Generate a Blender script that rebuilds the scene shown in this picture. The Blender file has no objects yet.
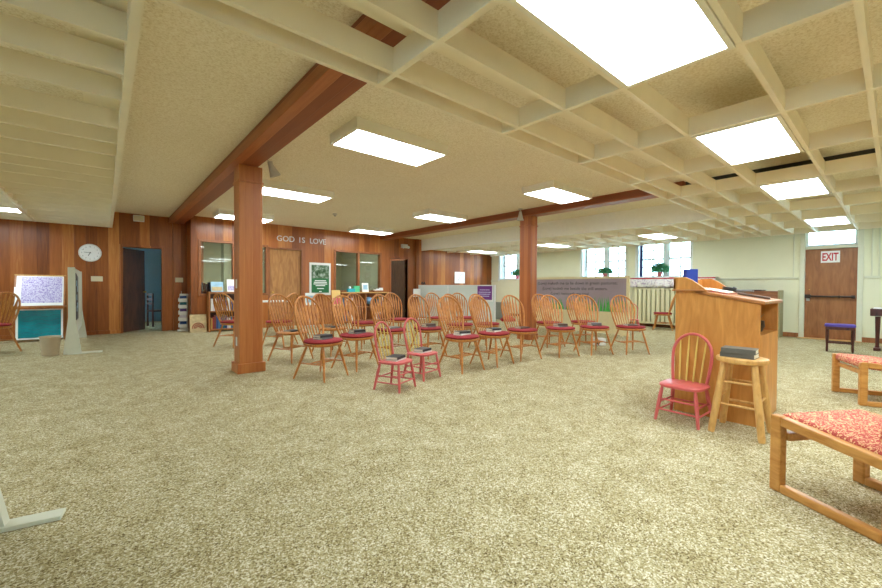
import bpy, math, random
from mathutils import Vector, Matrix
R = math.radians
PI = math.pi
random.seed(7)
scene = bpy.context.scene
col = scene.collection

# ------------------------------------------------------------------ materials
def srgb(r, g, b):
    f = lambda c: (c/255/12.92) if c/255 <= .04045 else ((c/255+.055)/1.055)**2.4
    return (f(r), f(g), f(b), 1)

def new_mat(name):
    m = bpy.data.materials.new(name); m.use_nodes = True
    nt = m.node_tree
    return m, nt, nt.nodes['Principled BSDF']

def N(nt, t, **kw):
    n = nt.nodes.new(t)
    for k, v in kw.items(): setattr(n, k, v)
    return n

def plain(name, c, rough=.5, metal=0, var=.08, scale=14, bump=0, bscale=60, spec=.5):
    """a colour with a little noise variation and optional bump"""
    m, nt, b = new_mat(name)
    tc = N(nt, 'ShaderNodeTexCoord')
    ns = N(nt, 'ShaderNodeTexNoise'); ns.inputs['Scale'].default_value = scale; ns.inputs['Detail'].default_value = 4
    nt.links.new(tc.outputs['Object'], ns.inputs['Vector'])
    rp = N(nt, 'ShaderNodeValToRGB')
    rp.color_ramp.elements[0].position = .3; rp.color_ramp.elements[1].position = .7
    rp.color_ramp.elements[0].color = (c[0]*(1-var), c[1]*(1-var), c[2]*(1-var), 1)
    rp.color_ramp.elements[1].color = (min(1, c[0]*(1+var)), min(1, c[1]*(1+var)), min(1, c[2]*(1+var)), 1)
    nt.links.new(ns.outputs['Fac'], rp.inputs['Fac'])
    nt.links.new(rp.outputs['Color'], b.inputs['Base Color'])
    b.inputs['Roughness'].default_value = rough; b.inputs['Metallic'].default_value = metal
    b.inputs['Specular IOR Level'].default_value = spec
    if bump:
        n2 = N(nt, 'ShaderNodeTexNoise'); n2.inputs['Scale'].default_value = bscale; n2.inputs['Detail'].default_value = 6
        nt.links.new(tc.outputs['Object'], n2.inputs['Vector'])
        bp = N(nt, 'ShaderNodeBump'); bp.inputs['Strength'].default_value = bump; bp.inputs['Distance'].default_value = .01
        nt.links.new(n2.outputs['Fac'], bp.inputs['Height']); nt.links.new(bp.outputs['Normal'], b.inputs['Normal'])
    return m

def wood(name, c1, c2, rough=.4, sx=9, sz=1.0, axis='Z'):
    """grain stretched along one axis"""
    m, nt, b = new_mat(name)
    tc = N(nt, 'ShaderNodeTexCoord'); mp = N(nt, 'ShaderNodeMapping')
    s = {'X': (sz, sx, sx), 'Y': (sx, sz, sx), 'Z': (sx, sx, sz)}[axis]
    mp.inputs['Scale'].default_value = s
    nt.links.new(tc.outputs['Object'], mp.inputs['Vector'])
    n1 = N(nt, 'ShaderNodeTexNoise'); n1.inputs['Scale'].default_value = 2.2; n1.inputs['Detail'].default_value = 7; n1.inputs['Distortion'].default_value = 1.2
    nt.links.new(mp.outputs['Vector'], n1.inputs['Vector'])
    rp = N(nt, 'ShaderNodeValToRGB'); e = rp.color_ramp.elements
    e[0].position = .32; e[1].position = .68; e[0].color = c1; e[1].color = c2
    nt.links.new(n1.outputs['Fac'], rp.inputs['Fac']); nt.links.new(rp.outputs['Color'], b.inputs['Base Color'])
    b.inputs['Roughness'].default_value = rough
    return m

def planks(name, cols, width=.14, rough=.42, axis='XY', grain='Z'):
    """vertical boards of uneven tone: position -> board index -> tone, with grain and a thin groove"""
    m, nt, b = new_mat(name)
    geo = N(nt, 'ShaderNodeNewGeometry'); sp = N(nt, 'ShaderNodeSeparateXYZ')
    nt.links.new(geo.outputs['Position'], sp.inputs['Vector'])
    ad = N(nt, 'ShaderNodeMath', operation='ADD')
    if axis == 'XY':
        nt.links.new(sp.outputs['X'], ad.inputs[0]); nt.links.new(sp.outputs['Y'], ad.inputs[1])
    else:
        nt.links.new(sp.outputs['X'], ad.inputs[0]); nt.links.new(sp.outputs['Z'], ad.inputs[1])
    dv = N(nt, 'ShaderNodeMath', operation='DIVIDE'); dv.inputs[1].default_value = width
    nt.links.new(ad.outputs[0], dv.inputs[0])
    fl = N(nt, 'ShaderNodeMath', operation='FLOOR'); nt.links.new(dv.outputs[0], fl.inputs[0])
    wn = N(nt, 'ShaderNodeTexWhiteNoise', noise_dimensions='1D'); nt.links.new(fl.outputs[0], wn.inputs['W'])
    cb = N(nt, 'ShaderNodeCombineXYZ')
    mx = N(nt, 'ShaderNodeMath', operation='MULTIPLY'); mx.inputs[1].default_value = 16
    my = N(nt, 'ShaderNodeMath', operation='MULTIPLY'); my.inputs[1].default_value = 1.1
    nt.links.new(ad.outputs[0], mx.inputs[0]); nt.links.new(sp.outputs[grain], my.inputs[0])
    nt.links.new(mx.outputs[0], cb.inputs['X']); nt.links.new(my.outputs[0], cb.inputs['Y'])
    m13 = N(nt, 'ShaderNodeMath', operation='MULTIPLY'); m13.inputs[1].default_value = 3.7
    nt.links.new(fl.outputs[0], m13.inputs[0]); nt.links.new(m13.outputs[0], cb.inputs['Z'])
    gn = N(nt, 'ShaderNodeTexNoise'); gn.inputs['Scale'].default_value = 1.6; gn.inputs['Detail'].default_value = 6; gn.inputs['Distortion'].default_value = .8
    nt.links.new(cb.outputs[0], gn.inputs['Vector'])
    mm = N(nt, 'ShaderNodeMath', operation='MULTIPLY_ADD'); mm.inputs[1].default_value = .55; mm.inputs[2].default_value = -.05
    nt.links.new(gn.outputs['Fac'], mm.inputs[0])
    m2 = N(nt, 'ShaderNodeMath', operation='MULTIPLY_ADD'); m2.inputs[1].default_value = .6
    nt.links.new(wn.outputs['Value'], m2.inputs[0]); nt.links.new(mm.outputs[0], m2.inputs[2])
    rp = N(nt, 'ShaderNodeValToRGB'); e = rp.color_ramp.elements
    n = len(cols)
    e[0].position = 0.05; e[0].color = cols[0]; e[1].position = .95; e[1].color = cols[-1]
    for i in range(1, n-1):
        q = e.new(.05+.9*i/(n-1)); q.color = cols[i]
    nt.links.new(m2.outputs[0], rp.inputs['Fac'])
    nt.links.new(rp.outputs['Color'], b.inputs['Base Color'])
    # groove between boards as bump
    fr = N(nt, 'ShaderNodeMath', operation='FRACT'); nt.links.new(dv.outputs[0], fr.inputs[0])
    pp = N(nt, 'ShaderNodeMath', operation='PINGPONG'); pp.inputs[1].default_value = .5; nt.links.new(fr.outputs[0], pp.inputs[0])
    ss = N(nt, 'ShaderNodeMapRange'); ss.inputs['From Max'].default_value = .04; nt.links.new(pp.outputs[0], ss.inputs['Value'])
    bp = N(nt, 'ShaderNodeBump'); bp.inputs['Strength'].default_value = .5; bp.inputs['Distance'].default_value = .004
    nt.links.new(ss.outputs[0], bp.inputs['Height']); nt.links.new(bp.outputs['Normal'], b.inputs['Normal'])
    b.inputs['Roughness'].default_value = rough
    return m

def speckle(name, cols, scale, rough=.9, bump=.6, dist=.01, big=.7, bigamt=.12, detail=3, nrough=.65, lo=.34, hi=.66):
    """carpet / rough plaster: fine multi-colour speckle"""
    m, nt, b = new_mat(name)
    geo = N(nt, 'ShaderNodeNewGeometry')
    n1 = N(nt, 'ShaderNodeTexNoise'); n1.inputs['Scale'].default_value = scale; n1.inputs['Detail'].default_value = detail; n1.inputs['Roughness'].default_value = nrough
    nt.links.new(geo.outputs['Position'], n1.inputs['Vector'])
    rp = N(nt, 'ShaderNodeValToRGB'); e = rp.color_ramp.elements
    n = len(cols)
    e[0].position = lo; e[0].color = cols[0]; e[1].position = hi; e[1].color = cols[-1]
    for i in range(1, n-1):
        q = e.new(lo+(hi-lo)*i/(n-1)); q.color = cols[i]
    nt.links.new(n1.outputs['Fac'], rp.inputs['Fac'])
    n2 = N(nt, 'ShaderNodeTexNoise'); n2.inputs['Scale'].default_value = big; n2.inputs['Detail'].default_value = 5
    nt.links.new(geo.outputs['Position'], n2.inputs['Vector'])
    mr = N(nt, 'ShaderNodeMapRange'); mr.inputs['From Min'].default_value = .3; mr.inputs['From Max'].default_value = .7
    mr.inputs['To Min'].default_value = 1-bigamt; mr.inputs['To Max'].default_value = 1+bigamt*.3
    nt.links.new(n2.outputs['Fac'], mr.inputs['Value'])
    mx = N(nt, 'ShaderNodeVectorMath', operation='SCALE')
    nt.links.new(rp.outputs['Color'], mx.inputs[0]); nt.links.new(mr.outputs[0], mx.inputs['Scale'])
    nt.links.new(mx.outputs[0], b.inputs['Base Color'])
    b.inputs['Roughness'].default_value = rough; b.inputs['Specular IOR Level'].default_value = .15
    bp = N(nt, 'ShaderNodeBump'); bp.inputs['Strength'].default_value = bump; bp.inputs['Distance'].default_value = dist
    nt.links.new(n1.outputs['Fac'], bp.inputs['Height']); nt.links.new(bp.outputs['Normal'], b.inputs['Normal'])
    return m

def emit(name, c, s):
    m, nt, b = new_mat(name)
    nt.nodes.remove(b)
    e = N(nt, 'ShaderNodeEmission'); e.inputs['Color'].default_value = c; e.inputs['Strength'].default_value = s
    nt.links.new(e.outputs[0], nt.nodes['Material Output'].inputs['Surface'])
    return m

def glass(name, tint=(.92, .95, .95, 1), refl=1.0):
    m, nt, b = new_mat(name)
    nt.nodes.remove(b)
    t = N(nt, 'ShaderNodeBsdfTransparent'); t.inputs['Color'].default_value = tint
    g = N(nt, 'ShaderNodeBsdfGlossy'); g.inputs['Roughness'].default_value = .02
    f = N(nt, 'ShaderNodeFresnel'); f.inputs['IOR'].default_value = 1.5
    k = N(nt, 'ShaderNodeMath', operation='MULTIPLY'); k.inputs[1].default_value = refl; k.use_clamp = True
    nt.links.new(f.outputs[0], k.inputs[0])
    mx = N(nt, 'ShaderNodeMixShader')
    nt.links.new(k.outputs[0], mx.inputs['Fac']); nt.links.new(t.outputs[0], mx.inputs[1]); nt.links.new(g.outputs[0], mx.inputs[2])
    nt.links.new(mx.outputs[0], nt.nodes['Material Output'].inputs['Surface'])
    return m

def weave(name, c1, c2, scale=45):
    """blotchy upholstery pattern: two-colour leaf-like motif"""
    m, nt, b = new_mat(name)
    tc = N(nt, 'ShaderNodeTexCoord')
    v = N(nt, 'ShaderNodeTexNoise'); v.inputs['Scale'].default_value = scale; v.inputs['Detail'].default_value = 1; v.inputs['Distortion'].default_value = 2.5
    nt.links.new(tc.outputs['Object'], v.inputs['Vector'])
    rp = N(nt, 'ShaderNodeValToRGB'); e = rp.color_ramp.elements
    e[0].position = .53; e[1].position = .57; e[0].color = c1; e[1].color = c2
    nt.links.new(v.outputs['Fac'], rp.inputs['Fac']); nt.links.new(rp.outputs['Color'], b.inputs['Base Color'])
    b.inputs['Roughness'].default_value = .9
    bp = N(nt, 'ShaderNodeBump'); bp.inputs['Strength'].default_value = .3; bp.inputs['Distance'].default_value = .004
    nt.links.new(v.outputs['Fac'], bp.inputs['Height']); nt.links.new(bp.outputs['Normal'], b.inputs['Normal'])
    return m

def tufts(name, cols):
    """cut pile carpet: every tuft a random tone, at two sizes"""
    m, nt, b = new_mat(name)
    geo = N(nt, 'ShaderNodeNewGeometry'); fac = []
    for sc in (165, 70):
        v = N(nt, 'ShaderNodeTexVoronoi'); v.inputs['Scale'].default_value = sc
        nt.links.new(geo.outputs['Position'], v.inputs['Vector'])
        sp = N(nt, 'ShaderNodeSeparateColor'); nt.links.new(v.outputs['Color'], sp.inputs['Color']); fac.append(sp.outputs['Red'])
    n2 = N(nt, 'ShaderNodeTexNoise'); n2.inputs['Scale'].default_value = 5; n2.inputs['Detail'].default_value = 5
    nt.links.new(geo.outputs['Position'], n2.inputs['Vector'])
    a = N(nt, 'ShaderNodeMath', operation='MULTIPLY_ADD'); a.inputs[1].default_value = .66; nt.links.new(fac[0], a.inputs[0])
    c = N(nt, 'ShaderNodeMath', operation='MULTIPLY_ADD'); c.inputs[1].default_value = .16; nt.links.new(fac[1], c.inputs[0])
    d = N(nt, 'ShaderNodeMath', operation='MULTIPLY'); d.inputs[1].default_value = .34; nt.links.new(n2.outputs['Fac'], d.inputs[0])
    nt.links.new(d.outputs[0], c.inputs[2]); nt.links.new(c.outputs[0], a.inputs[2])
    rp = N(nt, 'ShaderNodeValToRGB'); e = rp.color_ramp.elements; n = len(cols)
    e[0].position = .15; e[0].color = cols[0]; e[1].position = .95; e[1].color = cols[-1]
    for i in range(1, n-1): q = e.new(.15+.8*i/(n-1)); q.color = cols[i]
    nt.links.new(a.outputs[0], rp.inputs['Fac']); nt.links.new(rp.outputs['Color'], b.inputs['Base Color'])
    b.inputs['Roughness'].default_value = .95; b.inputs['Specular IOR Level'].default_value = .1
    return m

M = {}
M['carpet'] = tufts('carpet', [srgb(84, 68, 36), srgb(147, 134, 94), srgb(180, 169, 129), srgb(222, 217, 194)])
M['plaster'] = speckle('textured_plaster', [srgb(226, 214, 184), srgb(244, 234, 210), srgb(252, 245, 226)], 60, bump=.3, dist=.004, bigamt=.04)
M['panel'] = planks('cedar_panelling', [srgb(98, 48, 18), srgb(148, 82, 34), srgb(178, 104, 46), srgb(210, 146, 78)], .2, rough=.3)
M['beamwood'] = planks('beam_cedar', [srgb(118, 58, 28), srgb(150, 80, 42), srgb(186, 116, 68)], .11, axis='XZ', grain='Y')
M['postwood'] = planks('post_cedar', [srgb(140, 72, 30), srgb(166, 92, 42), srgb(192, 122, 62)], .095)
M['trimwood'] = wood('oak_trim', srgb(132, 78, 42), srgb(166, 104, 60))
M['doorwood'] = wood('door_veneer', srgb(160, 108, 58), srgb(190, 138, 82), rough=.45, sx=5)
M['exitwood'] = wood('brown_door_veneer', srgb(134, 82, 42), srgb(160, 104, 58), rough=.45, sx=6)
M['darkdoor'] = wood('dark_door_veneer', srgb(74, 44, 24), srgb(104, 64, 36), rough=.5, sx=5)
M['cream'] = plain('cream_wall_paint', srgb(226, 224, 194), .7, var=.02, scale=3)
M['creamtrim'] = plain('cream_trim_paint', srgb(214, 213, 188), .5, var=.02)
M['lattice'] = plain('tan_lattice_paint', srgb(244, 233, 208), .6, var=.03, scale=4)
M['fascia'] = plain('fascia_paint', srgb(248, 247, 238), .7, var=.02)
M['whitepaint'] = plain('white_paint', srgb(226, 230, 228), .45, var=.02)
M['fixture'] = plain('fixture_enamel', srgb(240, 234, 216), .45, var=.02)
M['lamp'] = emit('lamp_diffuser', (.88, .97, 1, 1), 8.5)
M['oak'] = wood('honey_oak', srgb(164, 96, 38), srgb(208, 142, 68), rough=.35, sx=30, sz=5)
M['stoolpine'] = wood('stool_pine', srgb(198, 148, 82), srgb(222, 176, 106), rough=.4, sx=14, sz=3)
M['lectern'] = wood('lectern_oak', srgb(190, 126, 56), srgb(216, 154, 78), rough=.35, sx=7, sz=1.2)
M['lecterntrim'] = wood('lectern_edge_oak', srgb(160, 98, 50), srgb(190, 130, 74), rough=.3, sx=7, sz=1.2, axis='Y')
M['sled'] = wood('golden_oak', srgb(180, 120, 54), srgb(208, 152, 82), rough=.35, sx=12, sz=3, axis='X')
M['redcushion'] = plain('red_cushion_fabric', srgb(150, 44, 50), .9, var=.12, scale=60, bump=.2, bscale=300)
M['pink'] = plain('rose_pink_paint', srgb(202, 94, 92), .4, var=.05)
M['yellow'] = plain('yellow_spindle_paint', srgb(214, 186, 96), .4, var=.08)
M['bookblack'] = plain('black_book_cover', srgb(46, 48, 50), .5, var=.1)
M['bookdark'] = plain('charcoal_book_cover', srgb(100, 98, 90), .5, var=.1)
M['bookbrown'] = plain('brown_book_cover', srgb(92, 72, 60), .5, var=.1)
M['bookgrey'] = plain('grey_book_cover', srgb(110, 112, 112), .5, var=.08)
M['pages'] = plain('book_pages', srgb(226, 222, 206), .8, var=.04, scale=120)
M['white'] = plain('white_plastic', srgb(232, 232, 228), .4, var=.02)
M['ivory'] = plain('ivory_plastic', srgb(218, 208, 176), .4, var=.02)
M['boardwhite'] = plain('display_board_paint', srgb(204, 206, 188), .6, var=.02)
M['partition'] = plain('pale_partition_fabric', srgb(214, 222, 216), .8, var=.03, scale=120)
M['black'] = plain('black_metal', srgb(34, 34, 36), .4, var=.1)
M['bronze'] = plain('dark_bronze_metal', srgb(58, 48, 42), .35, metal=.6, var=.05)
M['steel'] = plain('brushed_steel', srgb(196, 192, 182), .3, metal=.25, var=.05)
M['brass'] = plain('brass', srgb(206, 168, 88), .3, metal=.9, var=.05)
M['blue'] = plain('royal_blue_cover', srgb(24, 62, 170), .5, var=.08)
M['navy'] = plain('navy_cloth', srgb(28, 40, 92), .8, var=.1)
M['red'] = plain('red_ink', srgb(186, 24, 44), .5, var=.03)
M['ink'] = plain('dark_grey_ink', srgb(74, 72, 78), .6, var=.03)
M['purple'] = plain('purple_print', srgb(112, 40, 128), .5, var=.04)
M['lilacprint'] = speckle('lilac_text_print', [srgb(120, 96, 190), srgb(204, 196, 236), srgb(238, 236, 250)], 55, rough=.25, bump=0)
M['green'] = plain('green_print', srgb(36, 112, 62), .5, var=.05)
M['leafprint'] = speckle('leafy_photo_print', [srgb(44, 70, 46), srgb(96, 122, 92), srgb(186, 198, 190)], 9, rough=.4, bump=0)
M['teal'] = plain('teal_map_print', srgb(16, 140, 156), .2, var=.3, scale=5)
M['mauve'] = plain('mauve_banner_print', srgb(164, 148, 156), .6, var=.1, scale=1.6)
M['grass'] = plain('grass_green_print', srgb(70, 170, 70), .6, var=.3, scale=8)
M['beige'] = plain('beige_partition_base', srgb(226, 212, 166), .7, var=.03)
M['bin'] = plain('beige_bin_plastic', srgb(190, 172, 144), .5, var=.04)
M['darkwood'] = wood('dark_mahogany', srgb(58, 24, 22), srgb(88, 40, 34), rough=.3, sx=10, sz=2)
M['violet'] = plain('violet_velvet', srgb(84, 66, 150), .8, var=.1, scale=40)
M['pianobrown'] = wood('walnut_case', srgb(116, 70, 42), srgb(146, 92, 58), rough=.35, sx=6, axis='Y')
M['olive'] = plain('olive_panel', srgb(150, 142, 106), .6, var=.04)
M['floral'] = speckle('floral_cloth', [srgb(150, 120, 170), srgb(228, 226, 224), srgb(238, 236, 232), srgb(190, 170, 200)], 14, bump=.1)
M['heater'] = plain('cream_radiator_enamel', srgb(214, 208, 170), .45, var=.03)
M['plategreen'] = plain('olive_backplate', srgb(150, 148, 108), .7, var=.04)  # plain olive, shows between the radiator columns
M['upholstery'] = weave('leaf_pattern_upholstery', srgb(186, 80, 72), srgb(232, 190, 144), 42)
M['leaf'] = plain('leaf_green', srgb(74, 158, 104), .5, var=.3, scale=30)
M['flowerpink'] = plain('pink_petal', srgb(224, 96, 116), .6, var=.15, scale=30)
M['terracotta'] = plain('pink_terracotta', srgb(206, 112, 110), .7, var=.08)
M['glass'] = glass('window_glass')
M['officeglass'] = glass('office_glass', (.8, .84, .8, 1), 1.5)
M['office'] = plain('office_wall_paint', srgb(190, 194, 172), .7, var=.04)
M['bluewall'] = plain('pale_blue_wall_paint', srgb(132, 168, 190), .7, var=.03)
M['orange'] = plain('orange_paper', srgb(232, 196, 120), .7, var=.05)
M['cyan'] = plain('cyan_box', srgb(40, 168, 190), .5, var=.06)
M['mint'] = plain('mint_box', srgb(92, 206, 150), .5, var=.06)
M['paperwhite'] = plain('white_paper', srgb(248, 250, 250), .6, var=.02)
M['skyprint'] = plain('sky_blue_print', srgb(160, 200, 224), .4, var=.15, scale=8)
M['globe'] = plain('globe_print', srgb(110, 150, 190), .4, var=.4, scale=9)
M['greymetal'] = plain('grey_cabinet_metal', srgb(140, 146, 140), .5, var=.04)
M['pearl'] = plain('pale_picture_print', srgb(206, 186, 140), .5, var=.2, scale=10)
M['rosebrown'] = plain('rust_picture_print', srgb(170, 100, 72), .5, var=.25, scale=18)
M['shelfback'] = wood('shelf_oak', srgb(150, 92, 48), srgb(182, 122, 70), rough=.45, sx=10)
SP = []
for i, c in enumerate([(150, 40, 48), (40, 74, 130), (64, 110, 150), (206, 200, 210), (96, 70, 130), (196, 150, 80), (30, 96, 110), (224, 224, 216), (120, 60, 50)]):
    SP.append(plain('spine_cloth_%s' % 'abcdefghi'[i], srgb(*c), .6, var=.06))

# ------------------------------------------------------------------ mesh helpers
class MB:
    def __init__(s): s.v = []; s.f = []; s.mi = []; s.cur = 0
    def add(s, vs, fs):
        o = len(s.v); s.v += [tuple(p) for p in vs]; s.f += [tuple(i+o for i in q) for q in fs]; s.mi += [s.cur]*len(fs)
        return s
    def box(s, x0, x1, y0, y1, z0, z1, mat=None):
        vs = [(x, y, z) for z in (z0, z1) for y in (y0, y1) for x in (x0, x1)]
        if mat: vs = [mat @ Vector(p) for p in vs]
        return s.add(vs, [(0, 2, 3, 1), (4, 5, 7, 6), (0, 1, 5, 4), (2, 6, 7, 3), (0, 4, 6, 2), (1, 3, 7, 5)])
    def bar(s, a, b, w, h, up=(0, 0, 1)):
        """rectangular bar from a to b: w across, h along up"""
        a, b = Vector(a), Vector(b); d = (b-a).normalized(); u = Vector(up)
        sd = d.cross(u).normalized(); u = sd.cross(d).normalized()
        vs = []
        for p in (a, b):
            for i, j in ((-1, -1), (1, -1), (1, 1), (-1, 1)): vs.append(p+sd*(i*w/2)+u*(j*h/2))
        return s.add(vs, [(0, 1, 2, 3), (7, 6, 5, 4), (0, 4, 5, 1), (1, 5, 6, 2), (2, 6, 7, 3), (3, 7, 4, 0)])
    def tube(s, pts, rad, n=8, flat=None, side=None, closed=False):
        """swept tube; rad scalar or list; flat: list of (r along side, r along other)"""
        pts = [Vector(p) for p in pts]; k = len(pts)
        vs = []; ref = Vector(side) if side else None
        for i, p in enumerate(pts):
            if closed: d = (pts[(i+1) % k]-pts[i-1]).normalized()
            else: d = (pts[min(i+1, k-1)]-pts[max(i-1, 0)]).normalized()
            if ref is None:
                ref = Vector((0, 0, 1)) if abs(d.z) < .9 else Vector((1, 0, 0))
            a = (ref-d*ref.dot(d)).normalized(); b = d.cross(a)
            if not side: ref = a
            if flat: ra, rb = flat[i]
            else:
                ra = rb = rad[i] if isinstance(rad, (list, tuple)) else rad
            for j in range(n):
                t = 2*PI*j/n; vs.append(p+a*(ra*math.cos(t))+b*(rb*math.sin(t)))
        fs = []
        for i in range(k if closed else k-1):
            i2 = (i+1) % k
            for j in range(n):
                j2 = (j+1) % n; fs.append((i*n+j, i*n+j2, i2*n+j2, i2*n+j))
        if not closed:
            fs.append(tuple(range(n-1, -1, -1))); fs.append(tuple((k-1)*n+j for j in range(n)))
        return s.add(vs, fs)
    def loft(s, rings):
        n = len(rings[0]); vs = [p for r in rings for p in r]; fs = []
        for i in range(len(rings)-1):
            for j in range(n):
                j2 = (j+1) % n; fs.append((i*n+j, i*n+j2, (i+1)*n+j2, (i+1)*n+j))
        fs.append(tuple(range(n-1, -1, -1))); fs.append(tuple((len(rings)-1)*n+j for j in range(n)))
        return s.add(vs, fs)
    def prism(s, poly, lo, hi, axis='Z'):
        """extrude a 2-D polygon; axis = extrusion axis. X: poly=(y,z); Y: poly=(x,z); Z: poly=(x,y)"""
        def P(p, t):
            return {'X': (t, p[0], p[1]), 'Y': (p[0], t, p[1]), 'Z': (p[0], p[1], t)}[axis]
        n = len(poly); vs = [P(p, lo) for p in poly]+[P(p, hi) for p in poly]
        fs = [tuple(range(n)), tuple(range(2*n-1, n-1, -1))]
        for j in range(n): j2 = (j+1) % n; fs.append((j, j+n, j2+n, j2))
        return s.add(vs, fs)
    def lathe(s, prof, c=(0, 0, 0), n=24, sx=1, sy=1):
        rings = [[(c[0]+r*sx*math.cos(2*PI*j/n), c[1]+r*sy*math.sin(2*PI*j/n), c[2]+z) for j in range(n)] for r, z in prof]
        return s.loft(rings)
    def mesh(s, name, mats, smooth=None):
        me = bpy.data.meshes.new(name); me.from_pydata(s.v, [], s.f)
        for m in (mats if isinstance(mats, (list, tuple)) else [mats]): me.materials.append(m)
        me.polygons.foreach_set('material_index', s.mi)
        import bmesh
        bm = bmesh.new(); bm.from_mesh(me); bmesh.ops.recalc_face_normals(bm, faces=bm.faces); bm.to_mesh(me); bm.free()
        if smooth:
            me.polygons.foreach_set('use_smooth', [True]*len(me.polygons)); me.set_sharp_from_angle(angle=R(smooth))
        me.update(); return me
    def build(s, name, mats, parent=None, smooth=None, bevel=0, loc=None, rot=None):
        o = bpy.data.objects.new(name, s.mesh(name, mats, smooth)); col.objects.link(o)
        if parent: o.parent = parent
        if loc: o.location = loc
        if rot: o.rotation_euler = rot
        if bevel:
            b = o.modifiers.new('bevel', 'BEVEL'); b.width = bevel; b.segments = 2; b.limit_method = 'ANGLE'; b.angle_limit = R(40)
        return o

def tag(o, label=None, cat=None, group=None, kind=None):
    if label: o['label'] = label
    if cat: o['category'] = cat
    if group: o['group'] = group
    if kind: o['kind'] = kind
    return o
def thing(name, label, cat, loc=(0, 0, 0), rz=0, group=None, rot=None):
    o = bpy.data.objects.new(name, None); o.empty_display_size = .1; col.objects.link(o)
    o.location = loc; o.rotation_euler = rot if rot else (0, 0, rz)
    return tag(o, label, cat, group)
def struct(o, label, cat): return tag(o, label, cat, kind='structure')
def dup(root, loc, rz, label, group=None, skip=()):
    r = root.copy(); col.objects.link(r); r.location = loc; r.rotation_euler = (0, 0, rz); r['label'] = label
    if group: r['group'] = group
    for ch in root.children:
        if ch.name.split('.')[0] in skip: continue
        c = ch.copy(); col.objects.link(c); c.parent = r
        for g in ch.children:
            d = g.copy(); col.objects.link(d); d.parent = c
    return r
def text_mesh(body, width=None, height=None, ext=.002, bold=False):
    cu = bpy.data.curves.new('t', 'FONT'); cu.body = body; cu.align_x = 'CENTER'; cu.align_y = 'CENTER'
    cu.size = 1; cu.extrude = ext
    if bold: cu.offset = .026
    o = bpy.data.objects.new('t', cu); col.objects.link(o)
    bpy.context.view_layer.update()
    me = bpy.data.meshes.new_from_object(o.evaluated_get(bpy.context.evaluated_depsgraph_get()))
    bpy.data.objects.remove(o)
    xs = [v.co.x for v in me.vertices]; ys = [v.co.y for v in me.vertices]
    cx, cy = (min(xs)+max(xs))/2, (min(ys)+max(ys))/2
    w, h = max(xs)-min(xs), max(ys)-min(ys)
    kx = width/w if width else height/h
    ky = height/h if height else kx
    for v in me.vertices:
        v.co = ((v.co.x-cx)*kx, (v.co.y-cy)*ky, v.co.z/ext*.5*.004 if ext else 0)
    return me
def put_text(name, body, mat, pos, facing, parent=None, **kw):
    me = text_mesh(body, **kw); me.materials.clear(); me.materials.append(mat)
    o = bpy.data.objects.new(name, me); col.objects.link(o)
    # facing '-Y': read by someone at smaller y; '-X': read by someone at smaller x; '+X'
    ang = {'-Y': 0, '-X': -PI/2, '+X': PI/2}[facing]
    o.rotation_euler = (PI/2, 0, ang); o.location = pos
    if parent: o.parent = parent
    return o

# ------------------------------------------------------------------ camera
H = 1.17
yaw, pit, rol, FPX = R(40.7067), R(-.9749), R(.361), 391.4512
fw = Vector((math.sin(yaw)*math.cos(pit), math.cos(yaw)*math.cos(pit), math.sin(pit)))
r0 = Vector((math.cos(yaw), -math.sin(yaw), 0)); u0 = r0.cross(fw)
rr = r0*math.cos(rol)+u0*math.sin(rol); uu = -r0*math.sin(rol)+u0*math.cos(rol)
cam = bpy.data.cameras.new('camera'); co = bpy.data.objects.new('camera', cam); col.objects.link(co)
mw = Matrix((rr, uu, -fw)).transposed().to_4x4(); mw.translation = (0, 0, H)
co.matrix_world = mw
cam.sensor_width = 36; cam.lens = FPX/882*36; cam.clip_start = .02; cam.clip_end = 300
scene.camera = co

# ------------------------------------------------------------------ setting
YC, YG, XW = 12.32, 11.606, 12.905       # clock wall, lettering wall, white wall
HL, HC = 2.53, 2.94                       # lattice underside, ceiling
XL, YB = -6.0, -3.2                       # unseen walls
XF = 8.96                                 # fascia
def wall_cells(mb, a0, a1, z0, z1, holes, lay):
    """solid wall in cells around rectangular holes (a0,a1,z0,z1); lay(a0,a1,z0,z1) adds a box"""
    A = sorted({a0, a1, *[h[0] for h in holes], *[h[1] for h in holes]})
    for i in range(len(A)-1):
        l, r_ = A[i], A[i+1]; mid = (l+r_)/2
        hs = sorted([(h[2], h[3]) for h in holes if h[0] < mid < h[1]])
        z = z0
        for h0, h1 in hs:
            if h0 > z: lay(l, r_, z, h0)
            z = h1
        if z < z1: lay(l, r_, z, z1)

f = MB(); f.box(XL-.2, 13.4, YB-.2, 16.2, -.1, 0)
struct(f.build('floor', M['carpet']), 'speckled beige carpet across the whole room', 'floor')
c = MB(); c.box(XL-.2, 13.4, YB-.2, 16.2, HC, HC+.15)
struct(c.build('ceiling', M['plaster']), 'tan textured plaster ceiling', 'ceiling')

# wood back wall: clock section, step, lettering section, alcove section
D1 = (.347, 1.124, 0, 2.11); D3 = (7.63, 8.37, 0, 2.18); D2 = (3.57, 4.46, 0, 2.24)
W5 = (1.87, 2.62, .96, 2.31); W6 = (5.56, 7.2, 1.04, 2.29); W7 = (3.35, 3.465, .97, 2.28)
w = MB()
wall_cells(w, XL, 1.66, 0, HC, [D1], lambda a, b, c_, d: w.box(a, b, YC, YC+.14, c_, d))
struct(w.build('wall_back', M['panel']), 'reddish cedar plank wall with the clock', 'wall')
w = MB(); w.box(1.66, 1.80, YG, YC+.14, 0, HC)
wall_cells(w, 1.80, 13.05, 0, HC, [D2, D3, W5, W6, W7], lambda a, b, c_, d: w.box(a, b, YG, YG+.14, c_, d))
struct(w.build('wall_rear', M['panel']), 'reddish cedar plank wall under the raised lettering', 'wall')
p = MB(); p.box(1.36, 1.655, YC-.06, YC, 0, HC)
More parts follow.
